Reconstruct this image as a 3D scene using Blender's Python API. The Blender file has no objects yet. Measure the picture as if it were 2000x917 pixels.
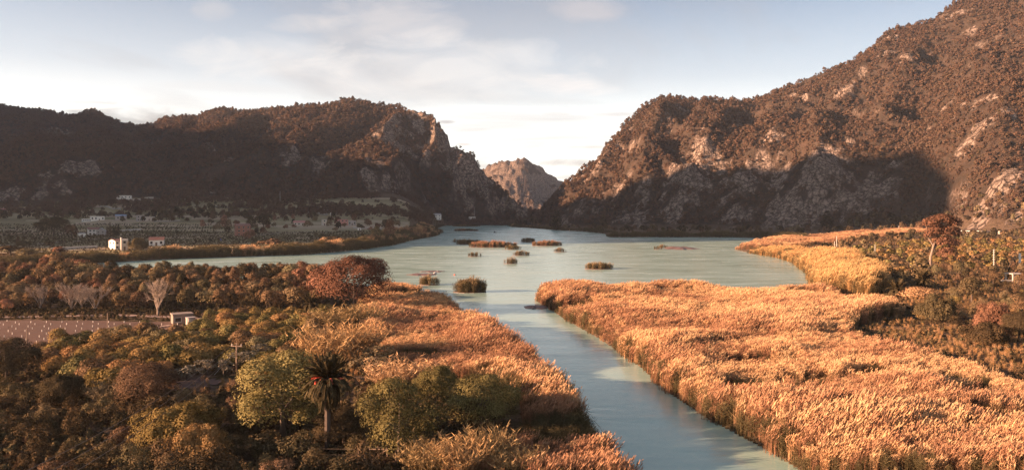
import bpy, math, random
import numpy as np
from mathutils import Vector, Matrix

S = bpy.context.scene
COL = S.collection
CAM_H, F, HZ = 24.0, 1500.0, 415.0        # camera height above the lake, focal length and horizon row of the 2000 px wide photograph

# ------------------------------------------------------------------ camera
cam = bpy.data.cameras.new("camera"); camo = bpy.data.objects.new("camera", cam); COL.objects.link(camo)
camo.location = (0, 0, CAM_H); camo.rotation_euler = (math.radians(90), 0, 0)
cam.sensor_width = 36; cam.lens = 36 * F / 2000; cam.shift_y = -(458.5 - HZ) / 2000
cam.clip_start = 0.5; cam.clip_end = 40000
S.camera = camo

# ------------------------------------------------------------------ light
SUN_EL = 12.5
SDIR = np.array([-0.970, -0.243])                       # horizontal direction towards the sun
NDIR = np.array([-0.243, 0.970])
SUN_T = math.tan(math.radians(SUN_EL))
sl = bpy.data.lights.new("sun", 'SUN'); slo = bpy.data.objects.new("sun", sl); COL.objects.link(slo)
sl.energy = 5.0; sl.angle = math.radians(0.6); sl.color = (1.0, 0.60, 0.38)
ce = math.cos(math.radians(SUN_EL))
sv = Vector((SDIR[0] * ce, SDIR[1] * ce, math.sin(math.radians(SUN_EL))))
slo.rotation_euler = sv.to_track_quat('Z', 'Y').to_euler(); slo.location = (-300, -200, 400)

# ------------------------------------------------------------------ sky: physical sky with thin cloud in it
W = bpy.data.worlds.new("World"); S.world = W; W.use_nodes = True
nt = W.node_tree; nt.nodes.clear()
def N(t, typ, **kw):
    n = t.nodes.new(typ)
    for k, v in kw.items(): setattr(n, k, v)
    return n
def mth(t, op, a, b=None, c=None, clamp=False):
    n = N(t, 'ShaderNodeMath', operation=op, use_clamp=clamp)
    for i, v in enumerate((a, b, c)):
        if v is None: continue
        if isinstance(v, (int, float)): n.inputs[i].default_value = v
        else: t.links.new(v, n.inputs[i])
    return n.outputs[0]
def ramp(t, x, stops):
    n = N(t, 'ShaderNodeValToRGB'); e = n.color_ramp.elements
    while len(e) < len(stops): e.new(0.5)
    for el, (p, c) in zip(e, stops):
        el.position = p; el.color = (c, c, c, 1) if isinstance(c, (int, float)) else (*c, 1)
    t.links.new(x, n.inputs[0]); return n.outputs[0]
def mixc(t, f, a, b, mode='MIX'):
    n = N(t, 'ShaderNodeMix', data_type='RGBA', blend_type=mode)
    for i, v in ((0, f), (6, a), (7, b)):
        if isinstance(v, (int, float)): n.inputs[i].default_value = v
        elif isinstance(v, tuple): n.inputs[i].default_value = (*v, 1)
        else: t.links.new(v, n.inputs[i])
    return n.outputs[2]
def noise(t, vec, scale, detail=4, rough=0.55, dist=0.0, out=0):
    n = N(t, 'ShaderNodeTexNoise'); n.inputs['Scale'].default_value = scale; n.inputs['Detail'].default_value = detail
    n.inputs['Roughness'].default_value = rough; n.inputs['Distortion'].default_value = dist
    if vec is not None: t.links.new(vec, n.inputs['Vector'])
    return n.outputs[out]

SKY_STRENGTH = 0.058
sky = N(nt, 'ShaderNodeTexSky', sky_type='NISHITA', sun_disc=False)
sky.sun_elevation = math.radians(SUN_EL); sky.sun_rotation = math.atan2(SDIR[0], SDIR[1])
sky.altitude = 100; sky.air_density = 1.0; sky.dust_density = 0.9; sky.ozone_density = 1.5
tc = N(nt, 'ShaderNodeTexCoord'); sep = N(nt, 'ShaderNodeSeparateXYZ'); nt.links.new(tc.outputs['Generated'], sep.inputs[0])
dz = mth(nt, 'MAXIMUM', sep.outputs[2], 0.0)
den = mth(nt, 'ADD', dz, 0.10)
comb = N(nt, 'ShaderNodeCombineXYZ')
nt.links.new(mth(nt, 'DIVIDE', sep.outputs[0], den), comb.inputs[0]); nt.links.new(mth(nt, 'DIVIDE', sep.outputs[1], den), comb.inputs[1])
cir = noise(nt, comb.outputs[0], 0.55, 7, 0.55, 0.6)
CIRRUS = ramp(nt, cir, [(0.46, 0.0), (0.66, 0.85)])
veil = ramp(nt, dz, [(0.0, 0.85), (0.08, 0.66), (0.17, 0.26), (0.26, 0.10), (0.36, 0.04)])            # thin high haze thickening to the horizon
veil_col, cloud_col = (8.6, 8.2, 7.5), (2.1, 2.08, 2.1)
deep = mixc(nt, 1.0, sky.outputs[0], (0.40, 0.49, 0.58), "MULTIPLY")          # plain multiply that dims the whole sky colour and tints it bluer
c1 = mixc(nt, veil, deep, veil_col)
c2 = mixc(nt, mth(nt, 'MULTIPLY', CIRRUS, 0.75), c1, cloud_col)
# flat grey banks lying low
comb2 = N(nt, 'ShaderNodeCombineXYZ')
nt.links.new(mth(nt, 'MULTIPLY', sep.outputs[0], 4.0), comb2.inputs[0]); nt.links.new(mth(nt, 'MULTIPLY', sep.outputs[1], 4.0), comb2.inputs[1])
nt.links.new(mth(nt, 'MULTIPLY', sep.outputs[2], 46.0), comb2.inputs[2])
bank = ramp(nt, noise(nt, comb2.outputs[0], 1.0, 5, 0.55, 0.3), [(0.54, 0.0), (0.66, 1.0)])
low = ramp(nt, dz, [(0.0, 1.0), (0.13, 0.85), (0.17, 0.0), (1.0, 0.0)])
c3 = mixc(nt, mth(nt, 'MULTIPLY', mth(nt, 'MULTIPLY', bank, low), 0.45), c2, (3.0, 2.85, 2.75))
# single clouds: flat grey banks over the far ridges and through the gorge (direction as x/y, height/y)
yy = mth(nt, 'MAXIMUM', sep.outputs[1], 0.02); cu = mth(nt, 'DIVIDE', sep.outputs[0], yy); cw = mth(nt, 'DIVIDE', sep.outputs[2], yy)
comb3 = N(nt, 'ShaderNodeCombineXYZ'); nt.links.new(mth(nt, 'MULTIPLY', cu, 8.0), comb3.inputs[0]); nt.links.new(mth(nt, 'MULTIPLY', cw, 22.0), comb3.inputs[1])
cn = noise(nt, comb3.outputs[0], 1.0, 7, 0.6, 0.5)
ahead = mth(nt, 'GREATER_THAN', sep.outputs[1], 0.1)
for (px, py, a, b_, st, col) in [(250, 244, 185, 50, 1.0, (1.45, 1.45, 1.42)), (330, 232, 100, 18, .7, (1.5, 1.46, 1.42)), (30, 156, 40, 7, .8, (6, 5.7, 5.3)), (150, 208, 130, 7, .7, (6.6, 6.2, 5.6)), (870, 238, 24, 5, .8, (2.2, 2.1, 2.05)), (1130, 318, 120, 13, .85, (2.3, 2.1, 1.95)), (1140, 345, 90, 10, .7, (2.7, 2.5, 2.3)), (1150, 288, 60, 6, .7, (3.0, 2.7, 2.4)), (1195, 223, 60, 6, .7, (3.0, 2.75, 2.6)), (905, 282, 22, 4, .7, (3.4, 3.1, 2.9)), (950, 325, 60, 8, .6, (2.8, 2.6, 2.4)),
        (1090, 222, 40, 4, .4, (3.4, 3.2, 3.0)), (410, 22, 55, 26, .5, (3.0, 2.95, 2.95)), (610, 45, 110, 26, .6, (3.3, 3.2, 3.15)), (760, 50, 190, 60, .5, (3.4, 3.25, 3.2)), (880, 130, 320, 80, .42, (4.6, 4.4, 4.15)), (1150, 20, 90, 30, .5, (2.9, 2.75, 2.8)), (1120, 165, 110, 30, .5, (5.0, 4.6, 4.3)), (520, 115, 240, 55, .45, (4.3, 4.15, 3.95))]:
    d1 = mth(nt, 'MULTIPLY', mth(nt, 'SUBTRACT', cu, (px - 1000) / F), F / a); d2 = mth(nt, 'MULTIPLY', mth(nt, 'SUBTRACT', cw, (HZ - py) / F), F / b_)
    r2 = mth(nt, 'ADD', mth(nt, 'MULTIPLY', d1, d1), mth(nt, 'MULTIPLY', d2, d2))
    e = mth(nt, 'ADD', mth(nt, 'SUBTRACT', 0.8, r2), mth(nt, 'MULTIPLY', mth(nt, 'SUBTRACT', cn, 0.5), 3.0))
    c3 = mixc(nt, mth(nt, 'MULTIPLY', mth(nt, 'MULTIPLY', ramp(nt, e, [(0.0, 0.0), (0.9, 1.0)]), st), ahead), c3, col)
bg = N(nt, 'ShaderNodeBackground'); bg.inputs[1].default_value = SKY_STRENGTH
wo = N(nt, 'ShaderNodeOutputWorld'); nt.links.new(c3, bg.inputs[0]); nt.links.new(bg.outputs[0], wo.inputs[0])

S.view_settings.view_transform = 'Standard'; S.view_settings.look = 'None'
S.view_settings.exposure = 2.08; S.view_settings.gamma = 1.0
S.render.engine = 'CYCLES'; S.cycles.use_denoising = True; S.cycles.denoising_prefilter = 'NONE'
S.cycles.max_bounces = 5; S.cycles.diffuse_bounces = 2; S.cycles.glossy_bounces = 2; S.cycles.transparent_max_bounces = 4

# ------------------------------------------------------------------ helpers
rng = np.random.default_rng(7)
def tag(o, label=None, cat=None, group=None, kind=None):
    if label: o['label'] = label
    if cat: o['category'] = cat
    if group: o['group'] = group
    if kind: o['kind'] = kind
    return o
def link(o, parent=None):
    COL.objects.link(o)
    if parent is not None: o.parent = parent
    return o
def empty(name, loc=(0, 0, 0), rz=0.0):
    o = bpy.data.objects.new(name, None); o.location = loc; o.rotation_euler = (0, 0, rz); o.empty_display_size = 0.5
    return link(o)
def mesh_np(name, v, f, mat=None, attrs=None, smooth=False):
    """mesh from an (n,3) array of vertices and an (m,k) array of faces"""
    v = np.asarray(v, np.float32); f = np.asarray(f, np.int32); k = f.shape[1]
    me = bpy.data.meshes.new(name)
    me.vertices.add(len(v)); me.vertices.foreach_set('co', v.ravel())
    me.loops.add(f.size); me.loops.foreach_set('vertex_index', f.ravel())
    me.polygons.add(len(f)); me.polygons.foreach_set('loop_start', np.arange(0, f.size, k, dtype=np.int32))
    if smooth: me.polygons.foreach_set('use_smooth', np.ones(len(f), bool))
    for an, (dom, arr) in (attrs or {}).items():
        a = me.attributes.new(an, 'FLOAT', dom); a.data.foreach_set('value', np.asarray(arr, np.float32).ravel())
    me.update(calc_edges=True)
    if mat: me.materials.append(mat)
    return me
class MB:
    """collects boxes, tubes and polygons; mesh() makes one mesh of them"""
    def __init__(s): s.v = []; s.f = []
    def add(s, v, f):
        o = len(s.v); s.v += [tuple(map(float, p)) for p in v]; s.f += [tuple(i + o for i in q) for q in f]; return s
    def box(s, x0, x1, y0, y1, z0, z1):
        return s.add([(x0, y0, z0), (x1, y0, z0), (x1, y1, z0), (x0, y1, z0), (x0, y0, z1), (x1, y0, z1), (x1, y1, z1), (x0, y1, z1)],
                     [(0, 3, 2, 1), (4, 5, 6, 7), (0, 1, 5, 4), (1, 2, 6, 5), (2, 3, 7, 6), (3, 0, 4, 7)])
    def tube(s, pts, rad, n=5, caps=True):
        pts = [Vector(p) for p in pts]; o = len(s.v)
        for i, p in enumerate(pts):
            d = (pts[min(i + 1, len(pts) - 1)] - pts[max(i - 1, 0)]).normalized()
            a = d.cross(Vector((0, 0, 1)) if abs(d.z) < 0.9 else Vector((1, 0, 0))).normalized(); b = d.cross(a)
            r = rad[i] if hasattr(rad, '__len__') else rad
            for k in range(n):
                w = 2 * math.pi * k / n; q = p + a * (math.cos(w) * r) + b * (math.sin(w) * r); s.v.append((q.x, q.y, q.z))
        for i in range(len(pts) - 1):
            for k in range(n):
                k2 = (k + 1) % n; s.f.append((o + i * n + k, o + i * n + k2, o + (i + 1) * n + k2, o + (i + 1) * n + k))
        if caps:
            s.f.append(tuple(o + k for k in range(n))[::-1]); s.f.append(tuple(o + (len(pts) - 1) * n + k for k in range(n)))
        return s
    def mesh(s, name, mat=None, smooth=False):
        me = bpy.data.meshes.new(name); me.from_pydata(s.v, [], s.f); me.update()
        if mat: me.materials.append(mat)
        if smooth: me.polygons.foreach_set('use_smooth', np.ones(len(me.polygons), bool))
        return me
    def obj(s, name, mat, parent=None, smooth=False): return link(bpy.data.objects.new(name, s.mesh(name, mat, smooth)), parent)

def _h(ix, iy, seed):
    n = (ix.astype(np.int64) * 374761393 + iy.astype(np.int64) * 668265263 + seed * 974634777) & 0xffffffff
    n = ((n ^ (n >> 13)) * 1274126177) & 0xffffffff
    return ((n ^ (n >> 16)) & 0xffff) / 65535.0
def vnoise(x, y, seed=0):
    x = np.asarray(x, float); y = np.asarray(y, float)
    ix = np.floor(x); iy = np.floor(y); fx = x - ix; fy = y - iy
    ux = fx * fx * fx * (fx * (fx * 6 - 15) + 10); uy = fy * fy * fy * (fy * (fy * 6 - 15) + 10)
    a = _h(ix, iy, seed); b = _h(ix + 1, iy, seed); c = _h(ix, iy + 1, seed); d = _h(ix + 1, iy + 1, seed)
    return (a * (1 - ux) + b * ux) * (1 - uy) + (c * (1 - ux) + d * ux) * uy
def fbm(x, y, oct=4, seed=0, ridged=False):
    s = 0.0; a = 0.5; t = 0.0
    for i in range(oct):
        n = vnoise(x, y, seed + i * 17)
        if ridged: n = 1 - np.abs(2 * n - 1)
        s = s + a * n; t += a; a *= 0.5; x = x * 2.03 + 13.7; y = y * 2.03 + 7.1
    return s / t
def sst(a, b, x):
    t = np.clip((x - a) / (b - a), 0, 1); return t * t * (3 - 2 * t)
def GP(px, py, z=0.0):
    D = (CAM_H - z) * F / (py - HZ); return ((px - 1000) / F * D, D)
def sdist(x, y, poly):
    """signed distance to a polygon, negative inside"""
    d2 = np.full(np.shape(x), 1e18); ins = np.zeros(np.shape(x), bool); P = np.array(poly, float)
    for i in range(len(P)):
        a = P[i]; b = P[(i + 1) % len(P)]; e = b - a
        t = np.clip(((x - a[0]) * e[0] + (y - a[1]) * e[1]) / (e @ e + 1e-12), 0, 1)
        d2 = np.minimum(d2, (x - a[0] - t * e[0]) ** 2 + (y - a[1] - t * e[1]) ** 2)
        c = ((a[1] > y) != (b[1] > y))
        if e[1] != 0: ins ^= c & (x < (b[0] - a[0]) * (y - a[1]) / e[1] + a[0])
    return np.where(ins, -1, 1) * np.sqrt(d2)
def inside(x, y, poly): return sdist(np.asarray(x, float), np.asarray(y, float), poly) < 0
def gpoly(pp, z=0.0): return [GP(a, b, z) for a, b in pp]

# ------------------------------------------------------------------ materials
MATS = {}
def newmat(name):
    m = bpy.data.materials.new(name); m.use_nodes = True; t = m.node_tree; t.nodes.clear()
    o = N(t, 'ShaderNodeOutputMaterial'); MATS[name] = m; return m, t, o
def plain(name, col, rough=0.8, var=0.15, scale=1.5, bump=0.0, metal=0.0):
    m, t, o = newmat(name); tcx = N(t, 'ShaderNodeTexCoord')
    p = N(t, 'ShaderNodeBsdfPrincipled'); p.inputs['Roughness'].default_value = rough; p.inputs['Metallic'].default_value = metal
    n = noise(t, tcx.outputs['Object'], scale, 5, 0.6)
    c = mixc(t, n, tuple(c * (1 - var) for c in col), tuple(min(1, c * (1 + var)) for c in col)); t.links.new(c, p.inputs['Base Color'])
    if bump:
        b = N(t, 'ShaderNodeBump'); b.inputs['Strength'].default_value = bump; t.links.new(n, b.inputs['Height']); t.links.new(b.outputs[0], p.inputs['Normal'])
    t.links.new(p.outputs[0], o.inputs[0]); return m
def leafmat(name, dark, light, alt=None, trans=0.25):
    """foliage: colour varies leaf by leaf (attribute v), plant by plant (object random) and a little in space"""
    m, t, o = newmat(name)
    at = N(t, 'ShaderNodeAttribute', attribute_name='v'); oi = N(t, 'ShaderNodeObjectInfo')
    c = mixc(t, at.outputs['Fac'], dark, light); trans *= 0.6
    if alt: c = mixc(t, ramp(t, oi.outputs['Random'], [(0.35, 0.0), (1.0, 1.0)]), c, mixc(t, at.outputs['Fac'], tuple(q * 0.6 for q in alt), alt))
    hs = N(t, 'ShaderNodeHueSaturation'); t.links.new(c, hs.inputs['Color'])
    t.links.new(mth(t, 'MULTIPLY_ADD', oi.outputs['Random'], 0.5, 0.75), hs.inputs['Value'])
    d = N(t, 'ShaderNodeBsdfDiffuse'); t.links.new(hs.outputs[0], d.inputs[0])
    tr = N(t, 'ShaderNodeBsdfTranslucent'); t.links.new(hs.outputs[0], tr.inputs[0])
    mx = N(t, 'ShaderNodeMixShader'); mx.inputs[0].default_value = trans
    t.links.new(d.outputs[0], mx.inputs[1]); t.links.new(tr.outputs[0], mx.inputs[2]); t.links.new(mx.outputs[0], o.inputs[0]); return m
# ------------------------------------------------------------------ the lake's outline, as points on the water seen in the photograph
NEAR_LEFT = [(1262, 935), (1215, 880), (1172, 822), (1112, 742), (1050, 682), (960, 622), (905, 592), (850, 570), (790, 553), (752, 549)]
SHORE_LEFT = [(640, 549), (500, 547), (350, 549), (200, 541), (100, 536), (0, 533), (-300, 535), (-700, 540)]
FAR_LEFT = [(-700, 527), (-300, 526), (0, 525), (60, 523), (100, 521), (180, 514), (350, 505), (500, 500), (600, 497), (700, 488), (765, 479), (800, 470),
            (850, 461), (864, 454), (852, 447), (866, 441), (890, 437.5)]
FAR_END = [(940, 436.5), (985, 438), (1000, 443), (1050, 446), (1090, 449.5), (1140, 452), (1180, 456), (1190, 463)]
FAR_RIGHT = [(1300, 463), (1430, 463), (1500, 465.5), (1520, 469), (1470, 475), (1434, 486), (1460, 493), (1500, 499), (1530, 506), (1555, 516), (1578, 534), (1580, 552), (1600, 572)]
PEN_FAR = [(1560, 581), (1400, 577), (1200, 572), (1085, 571), (1052, 576)]
PEN_NEAR = [(1048, 588), (1075, 605), (1110, 627), (1170, 661), (1250, 716), (1310, 769), (1380, 816), (1450, 853), (1520, 891), (1565, 920), (1585, 935)]
NEAR_LEFT_G = gpoly(NEAR_LEFT, 2.8)                      # seen over the tops of the reeds
LAKE = NEAR_LEFT_G + gpoly(SHORE_LEFT + FAR_LEFT + FAR_END + FAR_RIGHT + PEN_FAR + PEN_NEAR)

# ------------------------------------------------------------------ massifs: crest row, crest distance and foot distance for each bearing
L_CREST = np.array([(-2500, 240, 2500), (-1500, 225, 2400), (-700, 205, 2300), (-300, 212, 2250), (0, 209, 2150), (30, 212, 2150), (85, 216, 2150), (110, 221, 2150), (135, 225, 2150), (160, 222, 2150), (180, 217, 2150), (192, 222, 2130),
    (205, 231, 2120), (235, 247, 2100), (262, 248, 2080), (290, 245, 2050), (320, 238, 2000), (350, 231, 1980), (385, 230, 1960), (400, 223, 1950), (430, 217, 1930), (470, 218, 1900), (500, 218, 1880),
    (560, 215, 1850), (620, 210, 1830), (660, 202, 1800), (690, 198, 1790), (710, 201, 1780), (740, 206, 1760), (780, 208, 1740), (800, 215, 1700), (840, 219, 1660), (850, 227, 1640), (853, 240, 1635), (862, 251, 1630),
    (875, 266, 1620), (880, 288, 1615), (890, 294, 1610), (905, 298, 1600), (925, 306, 1590), (932, 321, 1585), (945, 335, 1580), (955, 348, 1575), (970, 360, 1570), (990, 380, 1560), (1010, 395, 1550), (1030, 407, 1540), (1055, 419, 1530), (1075, 432, 1520)], float)
L_FOOT = np.array([(-2500, 1000), (0, 1020), (250, 1120), (450, 1180), (640, 1180), (760, 1290), (850, 1440), (950, 1490), (1075, 1505)], float)
R_CREST = np.array([(1035, 434, 1520), (1060, 410, 1540), (1085, 380, 1550), (1100, 362, 1560), (1130, 337, 1570), (1165, 310, 1580), (1185, 287, 1590), (1205, 264, 1600), (1225, 237, 1620), (1240, 224, 1630), (1250, 212, 1640), (1265, 203, 1650),
    (1290, 197, 1660), (1330, 195, 1690), (1370, 198, 1690), (1400, 201, 1680), (1440, 203, 1650), (1470, 193, 1640), (1500, 181, 1620), (1560, 161, 1590), (1610, 145, 1560), (1660, 125, 1530), (1700, 98, 1530), (1718, 80, 1535),
    (1735, 64, 1540), (1745, 62, 1542), (1760, 58, 1545), (1790, 48, 1555), (1820, 40, 1560), (1845, 22, 1570), (1870, 5, 1580), (1900, -13, 1590), (2000, -60, 1620), (2300, -120, 1650), (2800, -120, 1500), (4500, -60, 1200)], float)
R_FOOT = np.array([(1035, 1440), (1100, 1300), (1200, 1190), (1400, 1080), (1600, 1000), (1800, 920), (1890, 800), (1960, 730), (2050, 680), (2300, 560), (2800, 480), (4500, 450)], float)
F_CREST = np.array([(880, 400, 3300), (920, 345, 3300), (945, 327, 3300), (960, 319, 3280), (972, 316, 3250), (985, 311, 3220), (1000, 309, 3200), (1010, 304, 3200), (1022, 306, 3200), (1030, 309, 3200), (1045, 319, 3200), (1060, 331, 3220),
    (1080, 344, 3250), (1098, 356, 3280), (1130, 372, 3320), (1200, 390, 3400)], float)

def base_height(px, D):
    """lowland: flats round the lake, terraces climbing towards the mountains"""
    left = np.interp(D, [300, 420, 450, 650, 800, 900, 1000, 1150, 1500, 2400], [1.2, 1.2, 2.5, 5, 10, 16, 25, 44, 70, 90])
    wl = sst(900, 760, px) * sst(380, 440, D)
    right = np.interp(D, [60, 150, 300, 600, 900], [1.2, 1.6, 3.2, 5, 7])
    wr = sst(1560, 1760, px)
    z = 1.15 + (left - 1.15) * wl; z = z + (right - 1.15) * wr * (1 - wl)
    step = 2.6; q = z / step; fr = q - np.floor(q)
    ter = (np.floor(q) + sst(0.72, 1.0, fr)) * step
    k = wl * sst(640, 760, D) * sst(1300, 1150, D)
    z = z * (1 - 0.85 * k) + 0.85 * k * ter
    return z + 18 * sst(1450, 2300, D)
SPURS = [  # (px top, D top, px foot, D foot, height, half width) : buttresses standing out from a massif
    (700, 1420, 845, 1330, 44, 85), (730, 1290, 640, 1190, 16, 80), (40, 1500, 150, 1080, 30, 120), (250, 1700, 190, 1200, 22, 90), (480, 1750, 420, 1250, 22, 95), (610, 1720, 560, 1280, 20, 90),
    (1312, 1640, 1250, 1300, 40, 42), (1222, 1610, 1160, 1420, 26, 26), (1398, 1640, 1330, 1330, 36, 40), (1455, 1600, 1330, 1200, 36, 46), (1590, 1260, 1600, 1060, 42, 62), (1520, 1500, 1430, 1150, 30, 45), (1600, 1500, 1500, 1250, 22, 40), (1725, 1500, 1600, 1260, 26, 40), (1810, 1480, 1700, 1150, 24, 50), (1900, 1180, 1850, 900, 26, 70), (1980, 1000, 1900, 800, 20, 55),
    (1100, 1500, 1150, 1300, 18, 50), (1655, 1490, 1610, 1320, 14, 28), (960, 1545, 945, 1500, 18, 16), (905, 1580, 880, 1500, 24, 20), (865, 1620, 830, 1530, 26, 24), (800, 1690, 740, 1560, 26, 45)]
def terrain(px, D):
    u = (px - 1000) / F; x = u * D; y = D
    z0 = base_height(px, D)
    zlow = z0 + 0.5 * (fbm(x / 23, y / 23, 4, 3) - 0.5)
    # gullies run down the slopes: fine ribs across the view, long along it, slightly warped
    wx = x + 55 * (fbm(x / 190, y / 190, 3, 11) - 0.5) * 2; wy = y + 55 * (fbm(x / 190 + 40, y / 190, 3, 12) - 0.5) * 2
    rib = fbm(wx / 105, wy / 300, 4, 21, True)
    rib_r = fbm((wx + 0.5 * (wy - 1300)) / 85, wy / 330, 4, 31, True)
    crag = fbm(wx / 38, wy / 55, 4, 41, True)
    out = zlow.copy(); rock = np.zeros_like(out); hill = np.zeros_like(out)
    def layer(crest, foot, ribs, amp, cragamp, prof, back=0.55):
        nonlocal out, rock, hill
        yc = np.interp(px, crest[:, 0], crest[:, 1]); dc = np.interp(px, crest[:, 0], crest[:, 2]); df = np.interp(px, foot[:, 0], foot[:, 1])
        zc = CAM_H + (HZ - yc) * dc / F
        zf = base_height(px, df)
        t = (D - df) / (dc - df); tc_ = np.clip(t, 0, 1)
        z = zf + (zc - zf) * tc_ ** prof
        env = np.clip(3.2 * tc_ * (1.06 - tc_), 0, 1) * sst(-0.02, 0.15, t)
        sc = np.clip((zc - zf) / 180, 0.12, 1)
        z = z + (ribs - 0.62) * amp * env * sc
        z = z + (crag - 0.6) * cragamp(px, tc_) * sst(0.0, 0.2, t) * (0.35 + 0.65 * env) * sc
        z = z + (fbm(x / 13, y / 15, 3, 45, True) - 0.6) * (3.0 + cragamp(px, tc_) * .5) * sst(0.0, 0.1, t)
        bk = np.maximum(D - dc, 0); z = z - bk * back
        z = np.where(t > 0, z, -99)
        m = z > out
        out = np.where(m, z, out); hill = np.where(m, np.maximum(tc_, 0.02), hill)
        rock = np.where(m, np.clip(cragamp(px, tc_) / 16, 0, 1), rock)
    layer(F_CREST, np.array([(800, 2500), (1250, 2500)], float), fbm(wx / 130, wy / 260, 5, 51, True), 44, lambda p, t: 36 + 0 * p, 1.15)
    layer(L_CREST, L_FOOT, rib, 74, lambda p, t: 5 + 13 * sst(690, 860, p) * sst(0.25, 0.6, t) + 8 * sst(930, 960, p), 1.12)
    layer(R_CREST, R_FOOT, rib_r, 72, lambda p, t: 6 + 9 * sst(1330, 1190, p) * sst(0.3, 0.7, t) + 4 * sst(1550, 1700, p) * sst(0.6, 1.0, t), 1.1)
    for (p0, d0, p1, d1, hh, wd) in SPURS:
        ax, ay = (p0 - 1000) / F * d0, d0; bx, by = (p1 - 1000) / F * d1, d1
        ex, ey = bx - ax, by - ay; L2 = ex * ex + ey * ey
        tt = ((x - ax) * ex + (y - ay) * ey) / L2; tq = np.clip(tt, 0, 1)
        dd = np.hypot(x - ax - tq * ex, y - ay - tq * ey) * (1 + 0.5 * (crag - 0.5))
        e = np.maximum(0, 1 - dd / (1.5 * wd)) ** 1.35 * sst(1.2, 0.75, tt) * sst(-0.35, 0.1, tt)
        out = out + hh * e * sst(0.0, 0.1, hill) * sst(0.97, 0.72, hill) * 1.3
    return out, rock, hill

# shared sampling grid: columns are bearings, rows are distances (fine where the photograph looks, coarse outside)
COLS = np.concatenate([np.linspace(-2900, -60, 70)[:-1], np.linspace(-60, 2060, 700), np.linspace(2060, 4900, 60)[1:]])
ROWS = np.concatenate([np.geomspace(22, 60, 16)[:-1], np.geomspace(60, 460, 190)[:-1], np.linspace(460, 1000, 80)[:-1], np.linspace(1000, 1760, 150)[:-1], np.linspace(1760, 2300, 60)[:-1], np.geomspace(2300, 3900, 50)])
GPX, GD = np.meshgrid(COLS, ROWS); GX = (GPX - 1000) / F * GD; GY = GD
GZ, GROCK, GHILL = terrain(GPX, GD)
GS = np.full(GZ.shape, 500.0); _m = (GHILL < 0.05) & (GD > 50) & (GD < 1700); GS[_m] = sdist(GX[_m], GY[_m], LAKE)
GZ = np.where(GS < 0, np.minimum(-0.25 + 0.35 * GS, -0.25).clip(-2.5), np.where(GS < 6, np.minimum(GZ, 0.15 + GS * 0.16), GZ))
def gsample(A, x, y):
    x = np.asarray(x, float); y = np.asarray(y, float); px = 1000 + F * x / y
    ci = np.clip(np.searchsorted(COLS, px) - 1, 0, len(COLS) - 2); ri = np.clip(np.searchsorted(ROWS, y) - 1, 0, len(ROWS) - 2)
    fx = np.clip((px - COLS[ci]) / (COLS[ci + 1] - COLS[ci]), 0, 1); fy = np.clip((y - ROWS[ri]) / (ROWS[ri + 1] - ROWS[ri]), 0, 1)
    return (A[ri, ci] * (1 - fx) + A[ri, ci + 1] * fx) * (1 - fy) + (A[ri + 1, ci] * (1 - fx) + A[ri + 1, ci + 1] * fx) * fy
def gz(x, y): return gsample(GZ, x, y)
_DS = np.concatenate([np.geomspace(55, 500, 700), np.linspace(501, 3400, 1500)])
def hit(px, py):
    """where the line of sight through a photograph pixel first meets the land"""
    x = (px - 1000) / F * _DS; z = CAM_H - (py - HZ) / F * _DS
    k = np.argmax(gz(x, _DS) >= z)
    if k == 0: k = len(_DS) - 1
    return float(x[k]), float(_DS[k]), float(gz(x[k], _DS[k]))

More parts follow.
